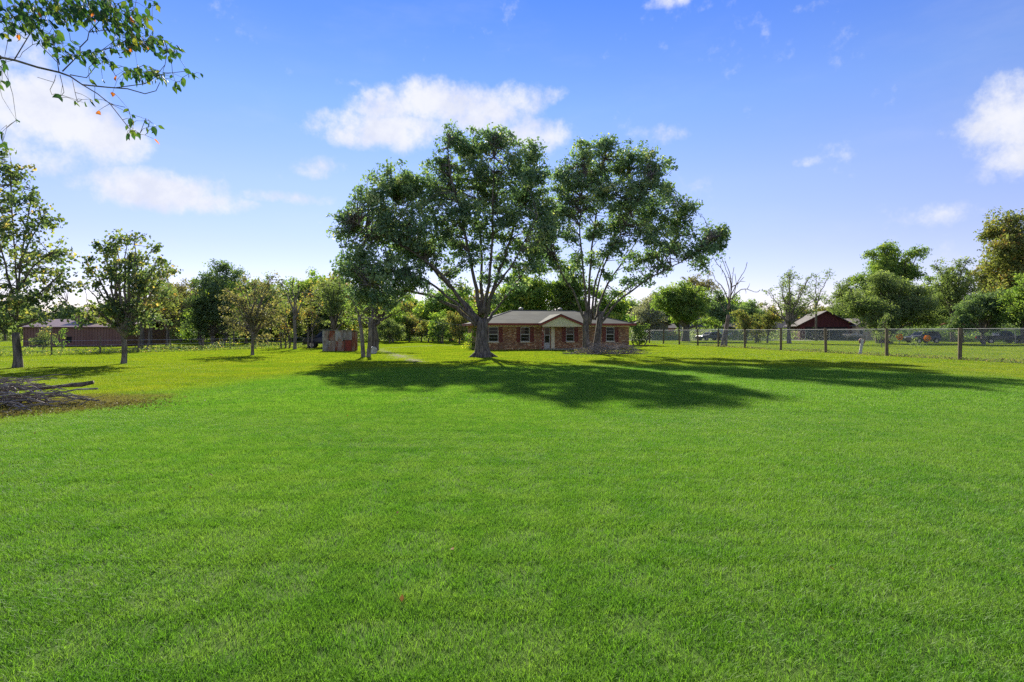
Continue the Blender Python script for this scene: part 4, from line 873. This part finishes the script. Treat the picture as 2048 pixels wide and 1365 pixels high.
def chain(name, pts, h, pitch, r, parent, off, z0=.06):
    m = MB()
    for (x0, y0), (x1, y1) in zip(pts[:-1], pts[1:]):
        L_ = math.hypot(x1-x0, y1-y0); n = int(L_/pitch); d = Vector(((x1-x0)/L_, (y1-y0)/L_, 0)); o = Vector((x0, y0, 0))-off
        hh = h-z0
        for i in range(n):
            u = i*pitch
            for s in (1, -1):
                ua, ub = u, u+s*hh
                za, zb = z0, h
                if ub > L_: zb = z0+(L_-u); ub = L_
                if ub < 0: zb = z0+u; ub = 0
                if abs(ub-ua) < .05: continue
                m.tube([o+d*ua+Vector((0, 0, za)), o+d*ub+Vector((0, 0, zb))], r, 3, cap=False)
    return m.build(name, WIRE, parent)
FX = .12
chain('chain_link_mesh', [(fline(28.4)+FX, 28.4), (fline(YP[-1])+FX, YP[-1])], 1.9, .115, .0034, fence, fb)
MB().tube([Vector((fline(28.4)+FX, 28.4, 1.9))-fb, Vector((fline(YP[-1])+FX, YP[-1], 1.9))-fb], .013, 6).tube([Vector((fline(28.4)+FX, 28.4, .07))-fb, Vector((fline(YP[-1])+FX, YP[-1], .07))-fb], .006, 4).build('top_rail', GALV, fence)
ffp = [(80, 66), (69, 78), (58, 104), (40, 111), (22, 109)]
fo = Vector((69, 78, 0)); ff = empty('chain_link_fence', fo, 0, 'grey chain link fence on thin metal posts before the neighbouring houses', 'fence')
chain('chain_link_mesh', ffp, 2.0, .17, .004, ff, fo)
for (x0, y0), (x1, y1) in zip(ffp[:-1], ffp[1:]):
    n = max(2, int(math.hypot(x1-x0, y1-y0)/3.4))
    MB().tube([Vector((x0, y0, 2.0))-fo, Vector((x1, y1, 2.0))-fo], .028, 6).build('top_rail', GALV, ff)
    for i in range(n):
        p = Vector((x0+(x1-x0)*i/n, y0+(y1-y0)*i/n, 0))-fo; MB().tube([p+Vector((0, 0, -.1)), p+Vector((0, 0, 2.06))], .035, 7).build('post', GALV, ff)
# left wire fence
lfp = [(-36.5, 36), (-31.5, 43.5), (-25, 55.5), (-17.5, 66)]; lo_ = Vector((-31.5, 43.5, 0))
lf = empty('wire_fence', lo_, 0, 'old wire fence on leaning wooden stakes before the brown barn', 'fence'); rl_ = random.Random(8)
wm = MB()
for (x0, y0), (x1, y1) in zip(lfp[:-1], lfp[1:]):
    n = int(math.hypot(x1-x0, y1-y0)/2.6)
    for i in range(n):
        p = Vector((x0+(x1-x0)*i/n, y0+(y1-y0)*i/n, 0))-lo_; h = rl_.uniform(1.2, 1.55); ln = Vector((rl_.uniform(-.15, .25), rl_.uniform(-.1, .1), h))
        MB().tube([p+Vector((0, 0, -.1)), p+ln*.5, p+ln], [.06, .055, .045], 6).build('post', BARK_DEAD, lf)
    for z in (.35, .7, 1.05): wm.tube([Vector((x0, y0, z))-lo_, Vector((x1, y1, z))-lo_], .008, 3)
wm.build('wire', WIRE, lf)
# leaning white marker post with rusty disc
mp_ = G(1720, 709.5); mk = empty('marker_post', mp_, 0, 'short leaning whitish post with a rusty disc along the fence', 'post')
MB().tube([(0, 0, -.05), (.1, 0, .6), (.2, 0, 1.16)], [.11, .1, .095], 8).build('post', pmat('pale_post', None, .8, 0, .3, worn((.55, .53, .47), (.35, .33, .28), 4)), mk)
MB().ring((.24, .14, 1.0), (0, 1, 0), .24, .03, 18).build('disc', TINS[1], mk)
# pumpkin yard signs
ORANGE = leafmat('pumpkin_orange', [(0, (.36, .18, .006)), (1, (.44, .22, .01))], .55, (1, .9, .6)); FACE = pmat('pumpkin_face', (.16, .05, .01), .6); STEM = pmat('pumpkin_stem', (.08, .1, .03), .7)
for px, py, yb, lab in ((1799, 674.5, 691, 'orange jack o lantern yard sign beside the wispy shrub'), (1854.5, 677, 692, 'orange jack o lantern yard sign nearer the dark car')):
    b0 = G(px, yb); zc = CH+(HZ-py)/F*b0.y; r_ = 6.6/F*b0.y
    pk = empty('pumpkin_sign', b0, 0, lab, 'yard sign')
    MB().tube([(0, .05, -.1), (0, .05, zc)], .02, 6).build('stake', GALV, pk)
    m = MB(); n = 40; prof = []
    for i in range(n):
        a_ = 2*math.pi*i/n; q = r_*(1+.045*abs(math.cos(a_*3))); prof.append((q*math.cos(a_)*1.06, -.02, zc+q*math.sin(a_)*.95))
    m.prism(prof, (0, .05, 0)); pb = m.build('pumpkin', ORANGE, pk)
    fm = MB()
    for s in (-1, 1): fm.prism([(s*.12*r_, -.03, zc+.12*r_), (s*.55*r_, -.03, zc+.18*r_), (s*.34*r_, -.03, zc+.52*r_)], (0, .009, 0))
    fm.prism([(-.1*r_, -.03, zc-.08*r_), (.1*r_, -.03, zc-.08*r_), (0, -.03, zc+.1*r_)], (0, .009, 0))
    fm.prism([(-.6*r_, -.03, zc-.2*r_), (-.3*r_, -.03, zc-.32*r_), (-.12*r_, -.03, zc-.25*r_), (.12*r_, -.03, zc-.34*r_), (.3*r_, -.03, zc-.3*r_), (.6*r_, -.03, zc-.2*r_), (.3*r_, -.03, zc-.6*r_), (-.3*r_, -.03, zc-.6*r_)], (0, .009, 0))
    fm.build('face', FACE, pb); MB().tube([(0, 0, zc+r_*.93), (.03, 0, zc+r_*1.25)], [.05, .035], 6).build('stem', STEM, pk)
# street behind the fence
tag(MB().poly([(24, 113, .01), (47, 114, .01), (62, 106, .01), (74, 80, .01), (90, 66, .01), (94, 70, .01), (78, 84, .01), (66, 110, .01), (49, 118, .01), (24, 117.5, .01)]).build('road', pmat('road_gravel', None, .9, 0, .2, worn((.42, .39, .34), (.34, .32, .28), 1))), kind='structure')

# ------------------------------------------------------------------ brush piles, log
def brush(name, label, cx, cy, lx, ly, h, n, seed, lmin, lmax, r0, r1, ang=.3, mat=STICK):
    r = random.Random(seed); root = empty(name, (cx, cy, 0), 0, label, 'brush pile')
    for i in range(n):
        x = r.gauss(0, lx*.42); x = max(-lx, min(lx, x)); y = max(-ly, min(ly, r.gauss(0, ly*.45))); zm = h*max(.05, 1-(abs(x)/lx)**2)*max(.1, 1-(abs(y)/ly)**1.5)
        z = .03+zm*r.random(); L_ = r.uniform(lmin, lmax); a = r.gauss(0, ang)+(math.pi if r.random() < .5 else 0); d = Vector((math.cos(a), math.sin(a)*.8, 0)); el_ = r.gauss(0, .09)
        rad = r.uniform(r0, r1); k = 6; q = []
        w1, w2 = r.uniform(-.12, .12), r.uniform(-.1, .1)
        for j in range(k):
            t = j/(k-1)-.5; p = Vector((x, y, z))+d*(t*L_)+Vector((-d.y, d.x, 0))*(w1*math.sin(t*5+i))+Vector((0, 0, el_*t*L_+w2*math.sin(t*6+i*2)))
            p.z = max(rad*.9, p.z); q.append(p)
        m = MB().tube(q, [rad*(1-.6*j/(k-1)) for j in range(k)], 6)
        for s in range(r.choice((0, 1, 2))):
            j = r.randrange(1, k-1); e = q[j]+d*(.25*L_)+Vector((r.uniform(-.2, .2), r.uniform(-.25, .25), r.uniform(-.05, .25))); e.z = max(.02, e.z)
            m.tube([q[j], (q[j]+e)/2+Vector((0, 0, .04)), e], [rad*.5, rad*.4, rad*.15], 5)
        m.build('branch', mat, root)
    return root
brush('brush_pile', 'heap of grey cut branches on the lawn under the tall airy tree', -12.7, 13.2, 2.5, 1.0, .8, 250, 5, .8, 2.3, .007, .024, .42)
lg = MB(); q = [Vector((-11.9, 13.75, .34)), Vector((-11.4, 13.85, .36)), Vector((-10.95, 13.9, .42)), Vector((-10.55, 13.95, .45)), Vector((-10.3, 14, .5))]
lgo = empty('fallen_log', (-11.9, 13.75, 0), 0, 'dark knotty log sticking out of the grey branch heap', 'log')
lg.tube([p-Vector((-11.9, 13.75, 0)) for p in q], [.035, .042, .04, .055, .045], 8, lump=lambda i, a: 1+.15*math.sin(3*a+i)); lg.build('log', BARK, lgo, True)
MB().tube([(.3, .04, .33), (.2, -.1, .15), (.1, -.2, -.05)], [.035, .03, .025], 6).build('side_branch', BARK, lgo)
brush('brush_pile', 'grey heap of dead twigs round the forked oak trunk', 7.15, 42.6, 2.9, 1.1, .95, 150, 6, .8, 2.2, .012, .03, .5, STICK)
brushmass('dry_twigs', 'dry leaves caught in the twig heap at the forked oak', [((4.9, 42.4), (9.4, 42.5), .5)], L_BROWN, .7, 130, .11, 9)
brushmass('dry_weeds', 'dry weeds at the right end of the branch heap', [((-11.0, 12.4), (-8.6, 13.6), .55), ((-12, 11.6), (-10, 11.9), .35)], L_DRY, .15, 500, .055, 10)
# small dirt mound beyond the house
dmn = MB(); c_ = G(1297, 693); rm = random.Random(2)
for k in range(7):
    x, y, s = c_.x+rm.uniform(-.9, .9), c_.y+rm.uniform(-.3, .3), rm.uniform(.15, .32)
    dmn.tube([(x, y, -.03), (x, y, s*.3), (x, y, s*.55), (x, y, s*.6)], [s*1.5, s*1.2, s*.6, s*.1], 8)
tag(dmn.build('dirt_mound', pmat('dirt', None, .95, 0, .1, worn((.2, .1, .05), (.12, .06, .03), 6)), None, True), 'low mound of reddish dirt beyond the right end of the house', 'dirt mound')
# overhead wire to the house
wr_ = empty('overhead_wire', (0, 0, 0), 0, 'thin overhead wire strung from the dark trunked tree to the house corner', 'wire')
MB().tube([P(775, 628, 52).lerp(P(940, 652, 52.5), t)+Vector((0, 0, -.5*t*(1-t))) for t in [i/10 for i in range(11)]], .008, 4).build('wire', WIRE, wr_)
# fallen leaves on the lawn
rl2 = np.random.default_rng(77); n = 20
yy = rl2.uniform(2.6, 14, n); xx = rl2.uniform(-.9, .9, n)*yy
tag(leaves('fallen_leaves', np.column_stack([xx, yy, rl2.uniform(.035, .06, n)]), .042, L_FALLEN, None, rl2.uniform(0, 1, n), rl2, .7, 4), 'scattered brown fallen leaves on the foreground lawn', 'leaves', kind='stuff')

# ------------------------------------------------------------------ the near tree whose branch reaches into the picture
NY = 5.0
nt_base = Vector((-7.6, 5.7, 0))
near = empty('tallow_tree', nt_base, 0, 'near leafy branch with a few orange leaves hanging into the upper left sky', 'tree')
tmb = MB()
tmb.tube([Vector((0, 0, -.1)), Vector((0, 0, .25)), Vector((.05, 0, 1.2)), Vector((.12, -.05, 2.4)), Vector((.2, -.1, 3.4)), Vector((.1, 0, 4.8)), Vector((.0, .1, 6.3))], [.3, .2, .17, .16, .14, .1, .04], 12)
BR = [[(0,115),(30,121),(75,135),(118,145),(140,153),(165,170),(215,175),(255,178),(290,188),(312,182),(320,165)],
 [(165,170),(195,188),(220,208),(245,240),(262,262),(280,267),(292,237)],[(125,143),(150,118),(160,112),(205,100),(225,85),(235,55)],[(160,112),(160,95),(175,80),(178,65),(205,35),(215,0),(222,-30)],
 [(118,145),(115,125),(85,95),(50,55),(40,40)],[(28,121),(60,68),(90,40),(100,10),(110,-20)],[(140,150),(173,156),(190,135),(205,125),(210,100)],[(230,176),(290,168),(310,155),(330,130),(335,100)],
 [(318,150),(345,146),(370,143)],[(120,150),(125,170),(128,185),(120,195)],[(145,160),(150,185),(155,205)],[(-40,70),(0,45),(40,30),(70,22),(72,0),(80,-30)],[(178,65),(215,60),(255,75),(300,85)],[(205,100),(240,90),(265,68)],
 [(220,208),(228,210),(250,215)],[(112,150),(108,165),(75,155)],[(110,160),(100,180),(104,190)],[(65,90),(45,105),(40,115)]]
bd = [5.0, 4.75, 5.2, 4.9, 5.3, 5.4, 5.1, 4.8, 4.8, 5.1, 4.9, 5.5, 5, 5.1, 4.75, 5.2, 5.2, 5.2]
br_r = [4.2, 2.2, 2.4, 2.2, 2.0, 2.0, 2.0, 1.7, 1.2, 1.3, 1.2, 3.2, 1.5, 1.4, .9, .9, .8, .9]
for pl, dd, w0 in zip(BR, bd, br_r):
    k = len(pl); q = [P(x, y, NY+(dd-NY)*i/(k-1)*2)-nt_base for i, (x, y) in enumerate(pl)]
    tmb.tube(q, [max(.0022, w0/F*NY*.5*(2-1.5*i/(k-1))*.55) for i in range(k)], 6)
tmb.tube([Vector((.18, -.1, 3.2)), P(-200, 150, 5.3)-nt_base, P(-90, 105, 5.1)-nt_base, P(0, 115, NY)-nt_base], [.09, .05, .032, .0195], 8)
tmb.tube([Vector((.15, -.05, 3.9)), P(-200, 90, 5.5)-nt_base, P(-40, 70, NY)-nt_base], [.07, .03, .016], 8)
BRP = [P(x, y, NY+(dd-NY)*i/(len(pl)-1)*2)-nt_base for pl, dd in zip(BR, bd) for i, (x, y) in enumerate(pl)]
TW = []
def leafmesh(k):
    m = bpy.data.meshes.new('leaf'); h = .012*(k-1.5)
    V = [(0,0,0),(.2,.12,h),(.31,.38,.02+h),(.2,.66,.05),(.04,1.05,.02-h),(0,.5,-.06),(-.2,.66,.05),(-.31,.38,.02+h),(-.2,.12,h)]
    m.from_pydata(V, [], [(0,1,2,5),(5,2,3,4),(5,4,6,7),(0,5,7,8)]); m.materials.append(L_NEAR)
    at = m.attributes.new('tint', 'FLOAT', 'POINT'); at.data.foreach_set('value', np.full(9, (.15, .4, .55, .7, .85, .98)[k], np.float32)); return m
LM = [leafmesh(k) for k in range(6)]
BL_ = [(60,18,52,18,70),(150,18,42,22,95),(222,25,38,24,85),(262,55,28,24,50),(300,85,28,15,34),(345,105,16,11,14),(185,112,22,11,24),(128,104,12,12,14),(270,146,22,13,20),(310,152,18,10,14),(382,146,14,8,9),(352,165,10,9,7),
       (100,78,20,16,18),(55,52,26,20,30),(18,55,14,14,12),(262,245,9,12,7),(305,243,9,10,8),(270,264,8,4,5),(160,206,7,6,2),(180,196,9,5,3),(305,8,9,7,7),(6,130,6,18,5),(8,165,8,8,4),(34,243,5,3,2),(4,262,4,4,2),(6,288,6,5,3),
       (150,208,6,4,1),(255,268,5,4,2),(218,182,6,4,1),(122,193,6,5,2),(185,157,5,4,1),(215,125,14,8,9),(240,95,20,12,18),(308,277,2,2,1),(205,160,3,2,1),(193,220,3,3,1),(262,220,3,3,1)]
rn = random.Random(31); spec = []
for x, y, sx, sy, n in BL_:
    for i in range(n if n < 12 else int(n*1.7)):
        px, py = rn.gauss(x, sx*.75), rn.gauss(y, sy*.7); spec.append((px, py, NY+rn.uniform(-.45, .55), n))
spec.sort(key=lambda s: s[3])
rest_v = []; rest_f = []; rest_t = []
for i, (px, py, Y, n) in enumerate(spec):
    p = P(px, py, Y)-nt_base; s = rn.uniform(.048, .08)
    TW.append(p)
    hang = Vector((rn.uniform(-.2, .9), rn.uniform(-.6, .6), rn.uniform(-1.3, -.2))).normalized()
    rot = hang.to_track_quat('Y', 'Z').to_matrix() @ Matrix.Rotation(rn.uniform(0, 6.28), 3, 'Y')
    k = rn.choices(range(6), (7, 6, 4, 2.2, .6, .2))[0]
    if n == 1 and i % 2: k = 5
    if i < 290:
        o = bpy.data.objects.new('leaf', LM[k]); COL.objects.link(o); o.parent = near
        o.matrix_local = Matrix.Translation(p) @ rot.to_4x4() @ Matrix.Scale(s, 4)
    else:
        n0 = len(rest_v); me = LM[k]
        rest_v += [tuple(p+rot @ (v.co*s)) for v in me.vertices]; rest_f += [tuple(n0+j for j in q) for q in ((0,1,2,5),(5,2,3,4),(5,4,6,7),(0,5,7,8))]; rest_t += [(.15, .4, .55, .7, .85, .98)[k]]*9
# the rest of its crown, outside the picture
for i in range(1500):
    a_ = rn.uniform(0, 6.28); e_ = rn.uniform(-.6, 1); q = rn.random()**.4
    p = Vector((-.3+1.9*q*math.cos(a_), .3+2.2*q*math.sin(a_), 5.3+1.6*q*e_)); wp = p+nt_base
    if wp.x/wp.y*F+CX > -25: continue
    s = rn.uniform(.05, .08); rot = Vector((rn.uniform(-1, 1), rn.uniform(-1, 1), -1)).normalized().to_track_quat('Y', 'Z').to_matrix(); n0 = len(rest_v); me = LM[rn.randrange(5)]
    rest_v += [tuple(p+rot @ (v.co*s)) for v in me.vertices]; rest_f += [tuple(n0+j for j in q_) for q_ in ((0,1,2,5),(5,2,3,4),(5,4,6,7),(0,5,7,8))]; rest_t += [rn.uniform(.1, .8)]*9
BRA = np.array([tuple(p) for p in BRP]); nodes = [tuple(p) for p in BRP]
for p in sorted(TW, key=lambda p: min((p-q).length for q in BRP)):
    A_ = np.array(nodes); k = int(np.argmin(np.linalg.norm(A_-np.array(p), axis=1))); q = Vector(nodes[k]); L_ = (p-q).length
    mid = (p+q)/2+Vector((rn.uniform(-.1, .1), rn.uniform(-.1, .1), .12+rn.uniform(-.06, .06)))*L_
    tmb.tube([q, mid, p], [.0028, .002, .0013], 3, cap=False); nodes.append(tuple(p)); nodes.append(tuple(mid))
tmb.build('trunk', BARK_PALE, near, True)
me = bpy.data.meshes.new('crown'); me.from_pydata(rest_v, [], rest_f); me.materials.append(L_NEAR)
at = me.attributes.new('tint', 'FLOAT', 'POINT'); at.data.foreach_set('value', np.array(rest_t, np.float32))
tag(link(bpy.data.objects.new('crown', me), near), kind='stuff')
